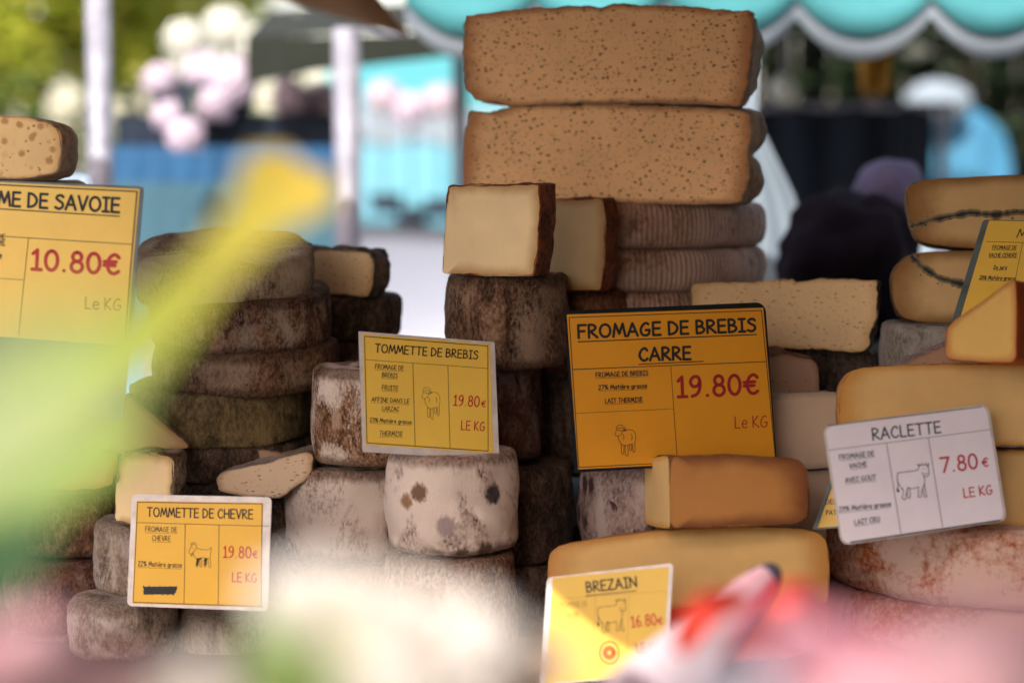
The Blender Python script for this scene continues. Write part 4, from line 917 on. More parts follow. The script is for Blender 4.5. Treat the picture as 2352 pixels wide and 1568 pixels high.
# trees and hedge
def leaf_mat(name, c1, c2, tr=.3):
    b = NB(name); oi = b.n("NewGeometry"); c = b.ramp(oi.outputs["Random Per Island"], [(0, c1), (1, c2)])
    b.l(c, b.bsdf.inputs["Base Color"]); b.bsdf.inputs["Roughness"].default_value = .55
    t = b.n("BsdfTranslucent"); b.l(c, t.inputs[0]); mx = b.n("MixShader"); mx.inputs[0].default_value = tr
    b.l(b.bsdf.outputs[0], mx.inputs[1]); b.l(t.outputs[0], mx.inputs[2]); b.l(mx.outputs[0], b.out.inputs[0]); return b.m
M['leaf_l'] = leaf_mat("light_leaves", L(.30,.42,.03), L(.74,.72,.14), .45); M['leaf_d'] = leaf_mat("shade_dark_leaves", L(.006,.014,.006), L(.022,.045,.014), .1)
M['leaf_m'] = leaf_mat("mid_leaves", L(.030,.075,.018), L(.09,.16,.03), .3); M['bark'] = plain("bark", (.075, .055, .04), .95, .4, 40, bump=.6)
def leaves(n, blobs, size, seed):
    rnd = random.Random(seed); mb = MB(); tw = [b[3] ** 2 for b in blobs]
    for _ in range(n):
        bx, by, bz, br = rnd.choices(blobs, tw)[0]
        d = Vector((rnd.gauss(0, 1), rnd.gauss(0, 1), rnd.gauss(0, 1))).normalized() * br * rnd.random() ** .45
        c = Vector((bx, by, bz)) + Vector((d.x, d.y, d.z * .85)); s = size * rnd.uniform(.6, 1.3)
        q = Matrix.Rotation(rnd.uniform(0, 6.28), 3, 'Z') @ Matrix.Rotation(rnd.uniform(-1.1, 1.1), 3, 'X')
        mb.add([c + q @ Vector(p) * s for p in ((-.5, 0, 0), (0, -.28, .05), (.5, 0, 0), (0, .28, .05))], [(0, 1, 2, 3)])
    return mb
def tree(label, x, y, h, blobs, n, size, mat, seed, cat="tree", name="leafy_tree"):
    e = empty(name, (x, y, 0), label=label, cat=cat); rnd = random.Random(seed)
    leaves(n, blobs, size, seed).build("crown", M[mat], e)
    mb = MB(); mb.tube([(0, 0, 0), (.03, .02, h * .3), (-.02, .05, h * .6), (.02, 0, h)], [.11, .09, .06, .02], 10)
    for b in blobs:
        mb.tube([(0, .02, h * .45), (b[0] * .5, b[1] * .5, (h * .5 + b[2]) / 2), (b[0], b[1], b[2])], [.05, .03, .01], 6)
    mb.build("trunk", M['bark'], e, True)
a = P(60, 60, 9.5)
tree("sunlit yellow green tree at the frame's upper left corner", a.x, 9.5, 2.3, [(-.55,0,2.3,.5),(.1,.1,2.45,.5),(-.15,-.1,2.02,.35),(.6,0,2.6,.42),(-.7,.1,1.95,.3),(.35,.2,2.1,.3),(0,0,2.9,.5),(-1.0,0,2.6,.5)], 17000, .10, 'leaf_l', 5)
a = P(360, 40, 11)
tree("pale green sunlit tree further off beside the first pole", a.x, 11, 2.5, [(-.2,0,2.35,.38),(.25,.1,2.6,.45),(.1,0,2.95,.5),(.6,.2,2.75,.35)], 7000, .10, 'leaf_l', 6)
a = P(120, 260, 8.6)
e = empty("hedge", (a.x, 8.6, 0), label="dark green hedge under the sunlit tree beside the first pole", cat="hedge")
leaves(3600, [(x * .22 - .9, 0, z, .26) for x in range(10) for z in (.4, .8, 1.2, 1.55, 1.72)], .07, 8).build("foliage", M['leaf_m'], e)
mb = MB(); [mb.tube([(x * .22 - .9, 0, 0), (x * .22 - .88, .02, 1.3)], .015, 6) for x in range(10)]; mb.build("stems", M['bark'], e)
e = empty("hedge", (1.9, 7.9, 0), label="tall hedge with shade put into its dark leaf colour behind the turquoise awning", cat="hedge")
leaves(15000, [(x * .36 - 1.6, .1 * (x % 2), z, .42) for x in range(10) for z in (.5, 1.1, 1.6, 2.1, 2.5, 2.9)], .11, 9).build("foliage", M['leaf_d'], e)  # near-black leaf colour stands in for shade; the hedge itself gets sun
mb = MB(); [mb.tube([(x * .36 - 1.6, 0, 0), (x * .36 - 1.55, .02, 2.2)], .03, 6) for x in range(10)]; mb.build("stems", M['bark'], e)
mb = MB(); mb.box((-.9, .75, 0), (2.6, .85, 3.2))
wall = empty("dark_fence", (1.6, 7.9, 0), label="added near-black fence standing in for shade behind the tall dark hedge", cat="fence")
mb = MB(); [mb.box((-1.5 + k * .16, .72, 0), (-1.5 + k * .16 + .15, .75, 3.0)) for k in range(26)]; M['fence'] = plain("shade_dark_boards", (.005, .008, .005), .9, .3, 6); mb.build("boards", M['fence'], wall)  # boards coloured almost black in place of shade
mb = MB(); mb.box((-1.5, .752, .4), (2.66, .79, .5)); mb.box((-1.5, .752, 2.4), (2.66, .79, 2.5)); mb.build("rails", M['fence'], wall)

# flower stand in the background
M['lilac'] = plain("lilac_flower", (.52, .45, .56), .8, .12, 60, bump=.6); M['palewhite'] = plain("white_flower", (.54, .57, .50), .8, .12, 60, bump=.6); M['rosy'] = plain("pale_pink_flower", (.52, .42, .49), .8, .12, 60, bump=.6)
M['blue'] = plain("blue_cloth", (.014, .085, .20), .8, .2, 6); M['navy'] = plain("navy_cloth", (.005, .012, .026), .85, .3, 6); M['paleblue'] = plain("pale_blue_cloth", (.035, .105, .15), .8, .15, 6); M['pot'] = plain("dark_pot", (.02, .03, .05), .6, .3, 20)
Y = 4.7; a = P(300, 0, Y).x; b2 = P(720, 0, Y).x
fs = empty("flower_stand", ((a + b2) / 2, Y, 0), label="flower stand draped in blue and navy cloth between the two poles", cat="stand")
hw = (b2 - a) / 2 + .06
for nm, y0, y1, yy, m in (("navy_drape", 262, 345, .10, 'navy'), ("blue_drape", 335, 425, .03, 'blue'), ("pale_drape", 418, 760, -.05, 'paleblue')):
    z1, z0 = P(500, y0, Y).z, P(500, y1, Y).z
    mb = MB(); n = 60
    for i in range(n + 1):
        x = -hw + 2 * hw * i / n
        for k in range(7): mb.v.append(Vector((x, yy + .005 * math.sin(i * .9) * k / 6, z1 + (z0 - z1) * k / 6)))
    for i in range(n):
        for k in range(6): mb.f.append((i*7+k, i*7+k+1, (i+1)*7+k+1, (i+1)*7+k))
    b0 = len(mb.v); mb.add([(-hw, yy, z1 + .001), (hw, yy, z1 + .001), (hw, .4, z1 + .001), (-hw, .4, z1 + .001)], [(0, 1, 2, 3)])
    mb.build(nm, M[m], fs, True)
for x in (-hw + .02, hw - .02):
    mb = MB(); mb.box((x - .02, .34, 0), (x + .02, .38, P(500, 262, Y).z - .01)); mb.build("leg", M['steel'], fs)
def head_mesh(r, seed):
    """a round flower head of many small four petalled florets"""
    rnd = random.Random(seed); mb = MB()
    for i in range(130):
        z = 1 - 2 * (i + .5) / 130; t = i * 2.39996; s = math.sqrt(1 - z * z); d = Vector((s * math.cos(t), s * math.sin(t), z)); c = d * r * rnd.uniform(.86, 1.04)
        if z < -.7: continue
        q = d.to_track_quat('Z', 'Y').to_matrix() @ Matrix.Rotation(rnd.uniform(0, 1.5), 3, 'Z'); k = r * .24
        for j in range(4):
            m = q @ Matrix.Rotation(j * math.pi / 2, 3, 'Z')
            mb.add([c + m @ Vector(p) * k for p in ((0, 0, -.05), (.5, -.38, .08), (.95, 0, 0), (.5, .38, .08))], [(0, 1, 2, 3)])
    return mb
def bokeh_flower(label, heads, Y, mat, seed):  # pale round heads added in place of out-of-focus highlights
    ps = [P(x, y, Y + dy) for x, y, r, dy in heads]; cx = sum(p.x for p in ps) / len(ps); zmin = min(p.z for p in ps)
    e = empty("bokeh_flower", (cx, Y + .05, 0), label=label, cat="flower"); base = e.location.copy()
    zb = P(0, 262, 4.7).z if Y < 5.5 else zmin - .4
    mbp = MB(); mbp.tube([(0, .08, zb + .002), (0, .08, zb + .07)], [.05, .065], 16); mbp.build("pot", M['pot'], e)
    for k, (p, hd) in enumerate(zip(ps, heads)):
        r = hd[2] * 1.22 * 36 / 70 / 2352 * (Y + hd[3]); o = head_mesh(r, seed + k).build("flower_head", M[mat], e); o.location = p - base
        q = p - base; st = MB(); st.tube([(0, .08, zb + .05), (q.x * .7, .07 + q.y * .3, max(zb + .06, (q.z + zb) / 2)), (q.x, q.y, q.z)], .004, 6); st.build("stem", M['leaf_m'], e)
bokeh_flower("three greenish white flower heads standing in for sky gaps above the lilac ones", [(425,95,42,0),(520,72,48,.1),(600,112,46,0)], 4.9, 'palewhite', 1)
bokeh_flower("two lilac flower heads standing in for glints nearest the first pole", [(368,185,34,0),(390,268,34,.0)], 4.75, 'lilac', 11)
bokeh_flower("large lilac flower heads standing in for glints in the middle of the flower stand", [(470,170,42,.1),(532,190,50,0),(490,240,40,-.05)], 4.75, 'lilac', 21)
bokeh_flower("low pale flower head in place of a glint, hanging over the navy cloth", [(425,315,38,-.12)], 4.6, 'lilac', 31)
bokeh_flower("rosy flower heads standing in for glints beside the second pole", [(665,225,36,0),(740,235,40,.1)], 4.85, 'rosy', 41)
bokeh_flower("white flower head standing in for a sky gap under the parasol near the second pole", [(690,60,26,.1)], 4.9, 'palewhite', 51)
for k, (x, y, r) in enumerate(((880,225,34),(940,255,36),(1010,235,34))):
    bokeh_flower(["pinkish bush head right of the second pole", "pale lilac bush head in the gap beside the tower", "rosy bush head nearest the speckled tower"][k], [(x, y, r, 0)], 6.9, 'rosy' if k != 1 else 'lilac', 60 + k)

# parked cars
M['carwhite'] = plain("white_car_paint", (.27, .30, .37), .25, .03, 3, spec=.6); M['glass'] = plain("sky_tinted_glass", (.06, .30, .40), .08, .1, 3, spec=.8); M['tyre'] = plain("tyre", (.012, .012, .012), .8, .2, 60); M['carblue'] = plain("blue_car_paint", (.04, .20, .42), .25, .05, 3, spec=.6)  # cyan of the glass is a painted sky reflection
def car(label, x, y, rz, paint, ln=4.2, hgt=1.55):
    e = empty("parked_car", (x, y, 0), rz, label, "car")
    prof = [(-.5,.20),(-.505,.42),(-.49,.60),(-.42,.66),(-.24,.70),(-.12,.98),(.02,1.0),(.26,.98),(.40,.90),(.47,.66),(.50,.55),(.50,.22)]
    prof = smooth_poly([Vector((a * ln, b * hgt)) for a, b in prof], 2, .2); n = len(prof); v = []; f = []
    ws = [(-.80, .90), (-.86, 1.0), (.86, 1.0), (.80, .90)]
    rows = [(-.82, .97), (-.86, 1.0), (.86, 1.0), (.82, .97)]
    cz = hgt * .5
    for yy, k in rows:
        for p in prof:
            tum = 1 - .16 * max(0, (p.y / hgt - .62) / .38)
            v.append((p.x * k, yy * tum, cz + (p.y - cz) * k))
    for r in range(3):
        for i in range(n): f.append((r*n+i, r*n+(i+1) % n, (r+1)*n+(i+1) % n, (r+1)*n+i))
    f.append(tuple(range(n))[::-1]); f.append(tuple(3*n+i for i in range(n)))
    link("body", mesh("body", v, f), paint, e)
    for s in (-1, 1):
        for q in (((-.19,.70),(-.105,.93),(.06,.945),(.06,.68)), ((.075,.68),(.075,.945),(.25,.93),(.38,.86),(.40,.67))):
            vv = [(a * ln, s * (.872 * (1 - .16 * max(0, (b - .62) / .38)) + .004), b * hgt) for a, b in q]
            mb = MB(); mb.add(vv, [tuple(range(len(vv)))]); solid(mb.build("side_window", M['glass'], e), .006)
    for q in (((-.245,.715,.70),(-.135,.965,.66)), ((.472,.68,.70),(.405,.905,.66))):
        (a0, b0, w0), (a1, b1, w1) = q; sg = -1 if a0 < 0 else 1
        mb = MB(); mb.add([(a0*ln+sg*.02, -w0, b0*hgt+.012), (a0*ln+sg*.02, w0, b0*hgt+.012), (a1*ln+sg*.02, w1, b1*hgt+.012), (a1*ln+sg*.02, -w1, b1*hgt+.012)], [(0, 1, 2, 3)]); solid(mb.build("windscreen" if sg < 0 else "rear_window", M['glass'], e), .006)
    for s in (-1, 1):
        for a in (-.31, .30):
            wr = empty("wheel", (a * ln, s * .80, .31)); wr.parent = e
            mb = MB(); mb.tube([(0, -.09, 0), (0, .09, 0)], .31, 24); mb.build("tyre", M['tyre'], wr)
            mb = MB(); mb.tube([(0, -.095, 0), (0, .095, 0)], .19, 16); mb.build("rim", M['steel'], wr)
    for s in (-1, 1):
        mb = MB(); mb.tube([(-.497 * ln, s * .62, .55 * hgt), (-.485 * ln, s * .62, .55 * hgt)], .09, 14); mb.build("headlight", M['steel'], e)
    return e
a = P(960, 430, 12); car("white car parked sideways in the sun behind the cheese tower", a.x + .1, 12.0, R(3), M['carwhite'], 4.4, 1.78)
a = P(250, 430, 9); car("blue car parked beyond the flower stand on the left", a.x - 1.0, 7.6, R(2), M['carblue'], 4.2, 1.5)

# things under the neighbour's awning
a = P(1738, 318, 3.25); b2 = P(1858, 470, 3.25)
e = empty("canvas_panel", ((a.x + b2.x) / 2, 3.25, 0), label="white canvas tent side tied back beside the speckled tower", cat="canvas")
mb = MB(); n = 24; xl = P(1560, 0, 3.25).x - e.location.x
for i in range(n + 1):
    s = i / n
    for k in range(12):
        t = k / 11; z = P(0, 100, 3.25).z * (1 - t) + .3 * t
        xr = (P(1740, 0, 3.25).x + (P(1868, 0, 3.25).x - P(1740, 0, 3.25).x) * min(1, max(0, (t - .10) / .12))) - e.location.x
        mb.v.append(Vector((xl + (xr - xl) * s, .02 * math.sin(s * 16), z)))
for i in range(n):
    for k in range(11): mb.f.append((i*12+k, (i+1)*12+k, (i+1)*12+k+1, i*12+k+1))
solid(mb.build("sheet", M['offwhite'], e, True), .003)
mb = MB(); mb.tube([(xl - .02, .04, 0), (xl - .02, .04, P(0, 100, 3.25).z + .02)], .02); mb.build("pole", M['steel'], e)
a = P(2078, 520, 3.25)
e = empty("canvas_panel", (a.x, 3.25, 0), label="narrow white canvas strip behind the ash lined halves", cat="canvas")
mb = MB(); x0 = P(2036, 0, 3.25).x - a.x; x1 = P(2150, 0, 3.25).x - a.x; zt = P(0, 470, 3.25).z
for i in range(9):
    for k in range(8): mb.v.append(Vector((x0 + (x1 - x0) * i / 8, .012 * math.sin(i * 1.3), zt * (1 - k / 7) + .3 * k / 7)))
for i in range(8):
    for k in range(7): mb.f.append((i*8+k, (i+1)*8+k, (i+1)*8+k+1, i*8+k+1))
solid(mb.build("sheet", M['offwhite'], e, True), .003)
mb = MB(); mb.tube([(x1 + .02, .03, 0), (x1 + .02, .03, zt + .02)], .02); mb.build("pole", M['steel'], e)
def blob(name, label, cat, px, py, Y, rx, ry, rz, mat, seed, zfloor=None, amp=.1):
    bm = bmesh.new(); bmesh.ops.create_icosphere(bm, subdivisions=4, radius=1)
    for q in bm.verts:
        k = 1 + amp * fbm(q.co * 1.6, 3, seed); q.co = Vector((q.co.x * rx * k, q.co.y * ry * k, q.co.z * rz * k))
    me = bpy.data.meshes.new(name); bm.to_mesh(me); bm.free(); me.polygons.foreach_set("use_smooth", [True] * len(me.polygons))
    return tag(link(name, me, mat, None, P(px, py, Y)), label, cat)
M['blackbulk'] = plain("black_bulk_cloth", (.008, .005, .009), .9, .3, 20, spec=.1); M['violet'] = plain("violet_sheen", (.055, .047, .10), .7, .2, 20)
blob("stand_in_bulk", "large black rounded bag standing in for a dark-haired head between the white canvas strips", "bulk", 1950, 612, 3.0, .105, .09, .115, M['blackbulk'], 3, amp=.22)  # rounded shape added in place of a dark-haired head
blob("stand_in_bulk", "violet bag standing in for sky sheen on the black bag", "bulk", 2044, 470, 3.08, .062, .05, .07, M['violet'], 5)  # sky sheen on the hair, put into a violet shape
a = P(1990, 700, 3.0); e = empty("stool", (a.x, 3.05, 0), label="dark stool added under the two bulks", cat="stool")
zs = P(1950, 612, 3.0).z - .115
mb = MB(); mb.box((-.2, -.18, zs - .03), (.22, .2, zs)); mb.build("seat", M['cloth'], e, bevel=.005)
for x in (-.17, .19):
    for y in (-.15, .17): mb = MB(); mb.tube([(x, y, 0), (x, y, zs - .031)], .015); mb.build("leg", M['steel'], e)
M['flag'] = plain("orange_yellow_cloth", (.42, .20, .02), .8, .3, 5)
a = P(2010, 150, 4.1); e = empty("pennant", (a.x, 4.1, 0), label="orange yellow pennant hanging below the turquoise awning", cat="flag")
mb = MB(); z1 = P(2010, 60, 4.1).z; z0 = P(2010, 215, 4.1).z
for i in range(7):
    for k in range(9): mb.v.append(Vector(((i / 6 - .5) * .075 * (1 - .3 * k / 8), .012 * math.sin(i * 1.7 + k * .4), z1 + (z0 - z1) * k / 8)))
for i in range(6):
    for k in range(8): mb.f.append((i*9+k, i*9+k+1, (i+1)*9+k+1, (i+1)*9+k))
solid(mb.build("cloth", M['flag'], e, True), .003); mb = MB(); mb.tube([(0, 0, z1), (0, 0, zc + .36)], .003, 6); mb.build("cord", M['steel'], e)
e = blob("lantern", "pale round lantern hanging between the tower and the dark hedge", "lantern", 1798, 205, 4.6, .030, .030, .034, M['palewhite'], 9, amp=.03)
lp = e.location.copy(); mb = MB(); mb.tube([(0, 0, .03), (0, 0, zc + .50 - lp.z)], .003, 6); mb.build("cord", M['steel'], e)
e = empty("draped_crates", (P(2150, 300, 7.0).x, 7.0, 0), label="heap under a light blue tarpaulin before the dark hedge", cat="tarpaulin")
M['skyblue'] = plain("light_blue_tarpaulin", (.055, .23, .38), .5, .2, 5)
bm = bmesh.new(); bmesh.ops.create_icosphere(bm, subdivisions=4, radius=1); zt = P(2150, 215, 7.0).z
for q in bm.verts:
    k = 1 + .16 * fbm(q.co * 2, 3, 4); z = q.co.z; q.co = Vector((q.co.x * .30 * k, q.co.y * .2 * k, max(0, zt * (.5 + .5 * z) ** .5 * (1 + .03 * k - .03))))
me = bpy.data.meshes.new("tarpaulin"); bm.to_mesh(me); bm.free(); link("tarpaulin", me, M['skyblue'], e)
a = P(2185, 235, 6.8); o = blob("foam_box", "white box lying on the light blue tarpaulin", "box", 2155, 236, 6.8, .115, .08, .075, M['offwhite'], 14, amp=.08)
mb = MB(); z1 = P(0, 250, 5.2).z
e = empty("navy_curtain", (P(1820, 0, 5.2).x, 5.2, 0), label="navy blue curtain hanging in the shade beyond the tower", cat="curtain")
n = 30
for i in range(n + 1):
    x = (i / n - .5) * .75
    for k in range(6): mb.v.append(Vector((x, .03 * math.sin(i * 1.1), z1 * (1 - k / 5) + .4 * k / 5)))
for i in range(n):
    for k in range(5): mb.f.append((i*6+k, (i+1)*6+k, (i+1)*6+k+1, i*6+k+1))
mb.build("cloth", M['navy'], e, True)
mb = MB(); mb.tube([(-.42, .0, z1 + .005), (.42, 0, z1 + .005)], .01); mb.build("rail", M['steel'], e)
for x in (-.40, .40): mb = MB(); mb.tube([(x, .03, 0), (x, .03, z1)], .015); mb.build("post", M['steel'], e)

# ------------------------------------------------------------------ flowers close to the camera
ZB = .98
M['wood'] = plain("weathered_wood", (.20, .14, .09), .8, .3, 14)
st = empty("flower_bench", (0, .72, 0), label="narrow wooden bench of flowers in front of the cheese stall", cat="bench")
mb = MB(); mb.box((-.55, -.14, ZB - .03), (.60, .14, ZB)); mb.build("top", M['wood'], st, bevel=.003)
for x in (-.5, .55):
    for y in (-.11, .11): mb = MB(); mb.box((x - .02, y - .02, 0), (x + .02, y + .02, ZB - .031)); mb.build("leg", M['wood'], st)
M['bucket'] = plain("zinc_bucket", (.35, .36, .38), .4, .1, 20, metal=.6)
def bucket(label, x, y, r=.075, h=.14):
    e = empty("flower_bucket", (x, y, ZB), label=label, cat="bucket")
    mb = MB(); n = 28; b = []
    for rr, z in ((r * .8, .001), (r, h), (r * .96, h), (r * .78, .006)):
        for k in range(n): mb.v.append(Vector((rr * math.cos(6.2832*k/n), rr * math.sin(6.2832*k/n), z)))
    for q in range(3):
        for k in range(n): mb.f.append((q*n+k, q*n+(k+1) % n, (q+1)*n+(k+1) % n, (q+1)*n+k))
    mb.f.append(tuple(range(n))[::-1]); mb.f.append(tuple(3*n+k for k in range(n))); mb.build("pail", M['bucket'], e, True)
    mb = MB(); mb.tube([(r * 1.01 * math.cos(t * .2618), 0, h - .01 + r * .5 * math.sin(t * .2618)) for t in range(13)], .002, 6); mb.build("handle", M['bucket'], e)
    return e
bucket("zinc bucket holding the cream roses", -.02, .70); bucket("zinc bucket holding the pink roses", .16, .70); bucket("zinc bucket holding the leafy stems", -.24, .76)
def petal_mat(name, c, tip, tr=.3):
    b = NB(name); at = b.n("Attribute", attribute_name="tipness"); v = b.coord(); f = b.noise(v, 90, 4)
    cc = b.mix(at.outputs["Fac"], c, tip); cc = b.mix(b.math('MULTIPLY', f, .15), cc, tuple(x * .75 for x in c[:3]) + (1,))
    b.l(cc, b.bsdf.inputs["Base Color"]); b.bsdf.inputs["Roughness"].default_value = .6; b.bsdf.inputs["Specular IOR Level"].default_value = .2
    t = b.n("BsdfTranslucent"); b.l(cc, t.inputs[0]); mx = b.n("MixShader"); mx.inputs[0].default_value = tr
    b.l(b.bsdf.outputs[0], mx.inputs[1]); b.l(t.outputs[0], mx.inputs[2]); b.l(mx.outputs[0], b.out.inputs[0]); return b.m
M['cream'] = petal_mat("cream_petals", L(.76,.73,.64), L(.80,.75,.69)); M['pink'] = petal_mat("pink_petals", L(.66,.50,.48), L(.64,.34,.42)); M['whitep'] = petal_mat("white_petals", L(.68,.66,.74), L(.70,.68,.76))
M['peach'] = petal_mat("peach_petals", L(.66,.42,.26), L(.68,.48,.34)); M['rosepink'] = petal_mat("rose_pink_petals", L(.62,.42,.46), L(.58,.20,.27)); M['crimson'] = petal_mat("crimson_petals", L(.50,.045,.028), L(.55,.07,.035)); 
M['tippink'] = petal_mat("pink_pointed_petal", L(.70,.60,.64), L(.52,.035,.10)); M['darktip'] = plain("dark_petal_tip", (.02, .018, .03), .6, .2, 50)
M['gleaf'] = petal_mat("green_leaf", L(.34,.38,.055), L(.66,.46,.06), .45); M['paleleaf'] = petal_mat("pale_leaf", L(.34,.42,.20), L(.30,.40,.08), .45); M['dleaf'] = petal_mat("dark_leaf", L(.018,.055,.020), L(.03,.09,.02), .2); M['mleaf'] = petal_mat("mid_leaf", L(.13,.22,.035), L(.24,.32,.06), .35)
def with_tip(me, vals):
    a = me.attributes.new("tipness", 'FLOAT', 'POINT'); a.data.foreach_set("value", vals)
def bloom(r, seed, layers=5, openness=.5):
    rnd = random.Random(seed); v, f, tp = [], [], []
    for l in range(layers):
        k = l / max(1, layers - 1); npet = 3 + l // 1 if l < 4 else 6; rl = r * (.22 + .78 * k); hl = r * (1.05 - .25 * k)
        for p in range(npet):
            a0 = 6.2832 * p / npet + l * .8 + rnd.uniform(-.15, .15); hwid = 3.1416 / npet * 1.45; b = len(v); m, q = 8, 8
            for i in range(m + 1):
                u = -1 + 2 * i / m
                for j in range(q + 1):
                    t = j / q; ang = a0 + u * hwid * math.sin(math.pi * (.22 + .58 * t)) ; rad = rl * (math.sin(math.pi * .5 * min(1, t * 1.4)) * (.75 + .25 * k) + openness * k * max(0, t - .6) * 1.2)
                    z = hl * t - .25 * r * k * max(0, t - .72) * 3 - .08 * r * u * u * t
                    rad *= 1 + .05 * noise.noise(Vector((u * 2, t * 2, seed + p * 3 + l)))
                    v.append((rad * math.cos(ang), rad * math.sin(ang), z)); tp.append(max(0, min(1, (t - .35) * 1.4)))
            for i in range(m):
                for j in range(q): f.append((b+i*(q+1)+j, b+(i+1)*(q+1)+j, b+(i+1)*(q+1)+j+1, b+i*(q+1)+j+1))
    me = mesh("bloom", v, f); with_tip(me, tp); return me
def leaf_mesh(name, pts, wd, nrm, cup=.25, tip0=.6):
    """a blade along pts with half widths wd, folded a little along its midrib"""
    pts = [Vector(p) for p in catmull([tuple(p) for p in pts], 8)] if False else spline3(pts, 8)
    n = len(pts); v, f, tp = [], [], []; m = 6
    for i, p in enumerate(pts):
        s = i / (n - 1); d = (pts[min(i+1, n-1)] - pts[max(i-1, 0)]).normalized(); side = d.cross(nrm).normalized(); up = side.cross(d).normalized()
        k = s * (len(wd) - 1); a = int(min(k, len(wd) - 2)); w_ = wd[a] + (wd[a+1] - wd[a]) * (k - a)
        for j in range(m + 1):
            u = -1 + 2 * j / m; v.append(p + side * u * w_ + up * cup * w_ * abs(u)); tp.append(max(0, min(1, (s - tip0) / (1 - tip0))))
    for i in range(n - 1):
        for j in range(m): f.append((i*(m+1)+j, i*(m+1)+j+1, (i+1)*(m+1)+j+1, (i+1)*(m+1)+j))
    me = mesh(name, v, f); with_tip(me, tp); return me
def spline3(p, m):
    p = [Vector(q) for q in p]; q = [p[0]] + p + [p[-1]]; out = []
    for i in range(1, len(q) - 2):
        a, b, c, d = q[i-1], q[i], q[i+1], q[i+2]
        for k in range(m):
            t = k / m; out.append(.5 * ((2*b) + (c-a)*t + (2*a-5*b+4*c-d)*t*t + (3*b-a-3*c+d)*t**3))
    out.append(q[-2]); return out
def rose(label, px, py, Y, rpx, mat, root, seed, tilt=(0, 0), name="rose"):
    """px, py: the bloom's middle"""
    c = P(px, py, Y); r = rpx * 36 / 70 / 2352 * Y; base = c - Vector((0, 0, r * .45))
    e = empty(name, (root[0], root[1], ZB + .008), label=label, cat="rose"); o0 = Vector(e.location)
    o = link("bloom", bloom(r, seed), M[mat], e); o.location = base - o0; o.rotation_euler = (tilt[0], tilt[1], seed)
    mb = MB(); q = base - o0; mb.tube(spline3([(0, 0, 0), (q.x * .4, q.y * .4, q.z * .6), q], 6), .0022, 8); mb.build("stem", M['mleaf'], e, True)
    mid = Vector((q.x * .5, q.y * .5, q.z * .62))
    for s in (-1, 1):
        tip = mid + Vector((s * .035, -.004 * s, .018))
        me = leaf_mesh("leaf", [mid, mid.lerp(tip, .5) + Vector((0, 0, .006)), tip], [.001, .011, .010, .001], Vector((0, -.5, 1)).normalized()); link("leaf", me, M['mleaf'], e)
    sp = []
    for k in range(5):
        a = k * 1.2566; u = Vector((math.cos(a), math.sin(a), 0)); me = leaf_mesh("sepal", [q, q + u * r * .35 + Vector((0, 0, r * .02)), q + u * r * .62 + Vector((0, 0, -r * .08))], [r * .08, r * .10, .0006], Vector((0, 0, 1))); link("sepal", me, M['mleaf'], e)
    return e
CR, PR = (-.02, .70), (.16, .70)
rose("cream rose below the pale mottled tommes, largest of the cream ones", 835, 1435, .62, 240, 'cream', (-.05, .69), 1, (.35, 0))
rose("cream rose in front of the tomme under the black spotted one", 1070, 1490, .66, 215, 'cream', (.01, .71), 2, (.3, .2))
rose("white rose standing in for a bright round out-of-focus highlight", 945, 1500, .92, 112, 'whitep', (.0, .75), 3, (.6, 0))  # white petals put in place of an out-of-focus glint
rose("cream rose low beside the goat tommette card", 470, 1630, .60, 205, 'cream', (-.06, .71), 4, (.3, -.3))
rose("pale cream rose between the cream pair and the frame's lower edge", 850, 1600, .58, 230, 'cream', (-.03, .70), 14, (.4, .1))
rose("peach rose beside the card with the sun patch", 1200, 1550, .72, 125, 'peach', (.02, .73), 5, (.3, .2))
rose("pale pink rose at the frame's lower left corner", -20, 1540, .58, 190, 'pink', (-.08, .70), 6, (.3, -.3))
rose("pale rose low between the corner rose and the goat tommette card", 230, 1620, .60, 190, 'pink', (-.07, .69), 16, (.4, -.2))
rose("pink rose under the mould dusted wheel, nearest the red petal", 1960, 1550, .62, 215, 'rosepink', (.15, .69), 7, (.35, .1))
rose("pink rose at the frame's lower right corner", 2290, 1510, .60, 235, 'pink', (.18, .70), 8, (.4, .3))
rose("white pink rose beside the pointed petal", 1720, 1650, .60, 170, 'whitep', (.14, .71), 9, (.4, 0))
rose("pale pink rose lowest between the two pink ones", 2130, 1640, .56, 210, 'pink', (.16, .70), 18, (.4, 0))
# pointed flower with dark tip, and the red petalled one behind it
e = empty("lily_bud", (.13, .68, ZB + .008), label="pointed pink bud with a dark tip in front of the golden half", cat="flower"); o0 = Vector(e.location)
A, B_, T = P(1440, 1660, 1.25) - o0, P(1622, 1462, 1.50) - o0, P(1776, 1312, 1.72) - o0
v, f, tp = [], [], []; sp = spline3([A, A.lerp(B_, .5), B_, B_.lerp(T, .6), T], 7); n = len(sp)
for i, p in enumerate(sp):
    s = i / (n - 1); d = (sp[min(i+1, n-1)] - sp[max(i-1, 0)]).normalized(); a = d.cross(Vector((0, 1, 0))).normalized(); b3 = a.cross(d)
    rr = .027 * (1 - s) ** .62 + .0050 if s < 1 else .0004
    for k in range(14):
        t_ = 6.2832 * k / 14; q = rr * (1 + .14 * math.cos(3 * t_)); v.append(p + a * q * math.cos(t_) + b3 * q * math.sin(t_)); tp.append(max(0, min(1, (s - .30) * 2.6)) * (1.0 if math.cos(t_) < .3 else .45))
for i in range(n - 1):
    for k in range(14): f.append((i*14+k, i*14+(k+1) % 14, (i+1)*14+(k+1) % 14, (i+1)*14+k))
me = mesh("petals", v, f); with_tip(me, tp); link("petals", me, M['tippink'], e)
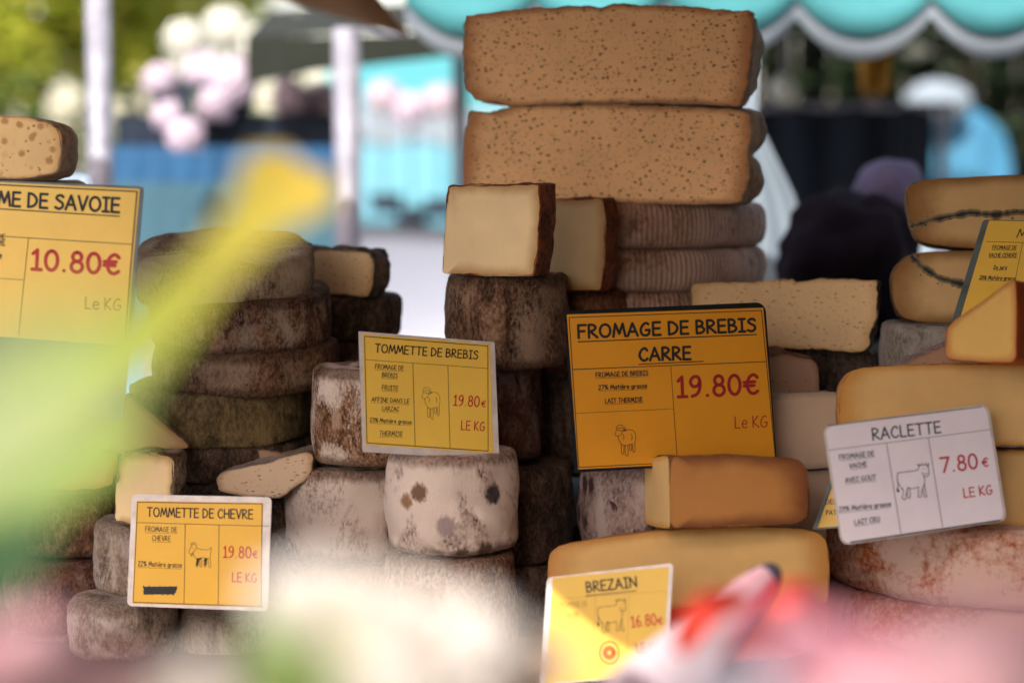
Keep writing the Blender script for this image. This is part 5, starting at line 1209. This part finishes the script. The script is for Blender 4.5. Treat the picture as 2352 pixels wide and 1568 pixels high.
mb = MB(); tl = [k for k in range(n) if k / (n - 1) >= .84]; mb.tube([sp[k] for k in tl] + [sp[-1] + (sp[-1] - sp[-2]) * .25], [(.027 * (1 - k / (n - 1)) ** .62 + .0050) * 1.16 for k in tl] + [.001], 14); mb.build("tip", M['darktip'], e, True)
mb = MB(); mb.tube(spline3([(0, 0, 0), (A.x * .5, A.y * .4, A.z * .6), A], 6), .003, 8); mb.build("stem", M['mleaf'], e, True)
e = empty("red_flower", (.17, .73, ZB + .008), label="red flower with open petals before the red rinded wheel", cat="flower"); o0 = Vector(e.location)
for k, (p0, p1, p2, wv) in enumerate((((1560,1500),(1620,1400),(1720,1372),.010), ((1760,1400),(1840,1368),(1905,1420),.010), ((1800,1620),(1950,1570),(2080,1560),.018))):
    q = [P(*p0, 1.12) - o0, P(*p1, 1.12) - o0, P(*p2, 1.18) - o0]
    me = leaf_mesh("petal", q, [.003, wv * .8, wv, wv * .7, .002], Vector((0, -1, .2)).normalized(), .2); link("petal", me, M['crimson'], e)
q = P(1745, 1590, 1.12) - o0; mb = MB(); mb.tube(spline3([(0, 0, 0), (q.x * .5, q.y * .5, q.z * .6), q], 6), .0025, 8); mb.build("stem", M['mleaf'], e, True)
# leafy stems on the left
e = empty("leafy_plant", (-.24, .76, ZB + .008), label="long sunlit green leaves with a yellow tip sweeping across the left side", cat="plant"); o0 = Vector(e.location)
def blade(pxs, Y0, Y1, wd, mat, tip0=.6, cup=.25):
    n = len(pxs); q = [P(x, y, Y0 + (Y1 - Y0) * i / (n - 1)) - o0 for i, (x, y) in enumerate(pxs)]
    me = leaf_mesh("leaf", q, wd, Vector((.25, -1, .35)).normalized(), cup, tip0); link("leaf", me, M[mat], e); return q
blade([(-250,1230),(-100,1120),(30,1010),(180,895),(330,768),(470,632),(580,512),(650,440),(705,388)], .46, .94, [.004,.010,.014,.0135,.0125,.0075,.0120,.0225,.012], 'gleaf', .5)
blade([(-250,1170),(-110,1050),(30,940),(170,840),(290,762)], .44, .48, [.006,.014,.018,.015,.004], 'paleleaf', .4)
blade([(-220,1440),(-80,1350),(30,1260),(110,1180)], .70, .72, [.006,.013,.012,.002], 'dleaf', .4)
blade([(-240,1330),(-80,1225),(80,1120),(220,1045),(330,985)], .70, .76, [.006,.013,.014,.010,.002], 'mleaf', .4)
blade([(560,1660),(600,1480),(640,1370),(690,1290)], .72, .74, [.004,.007,.006,.001], 'mleaf', .4)
blade([(620,1680),(690,1560),(730,1480),(760,1440)], .50, .50, [.004,.009,.008,.001], 'mleaf', .4)
mb = MB(); mb.tube(spline3([(0, 0, 0), (-.01, 0, .12), P(-250, 1230, .46) - o0], 6), .004, 8); mb.build("stem", M['mleaf'], e, True)
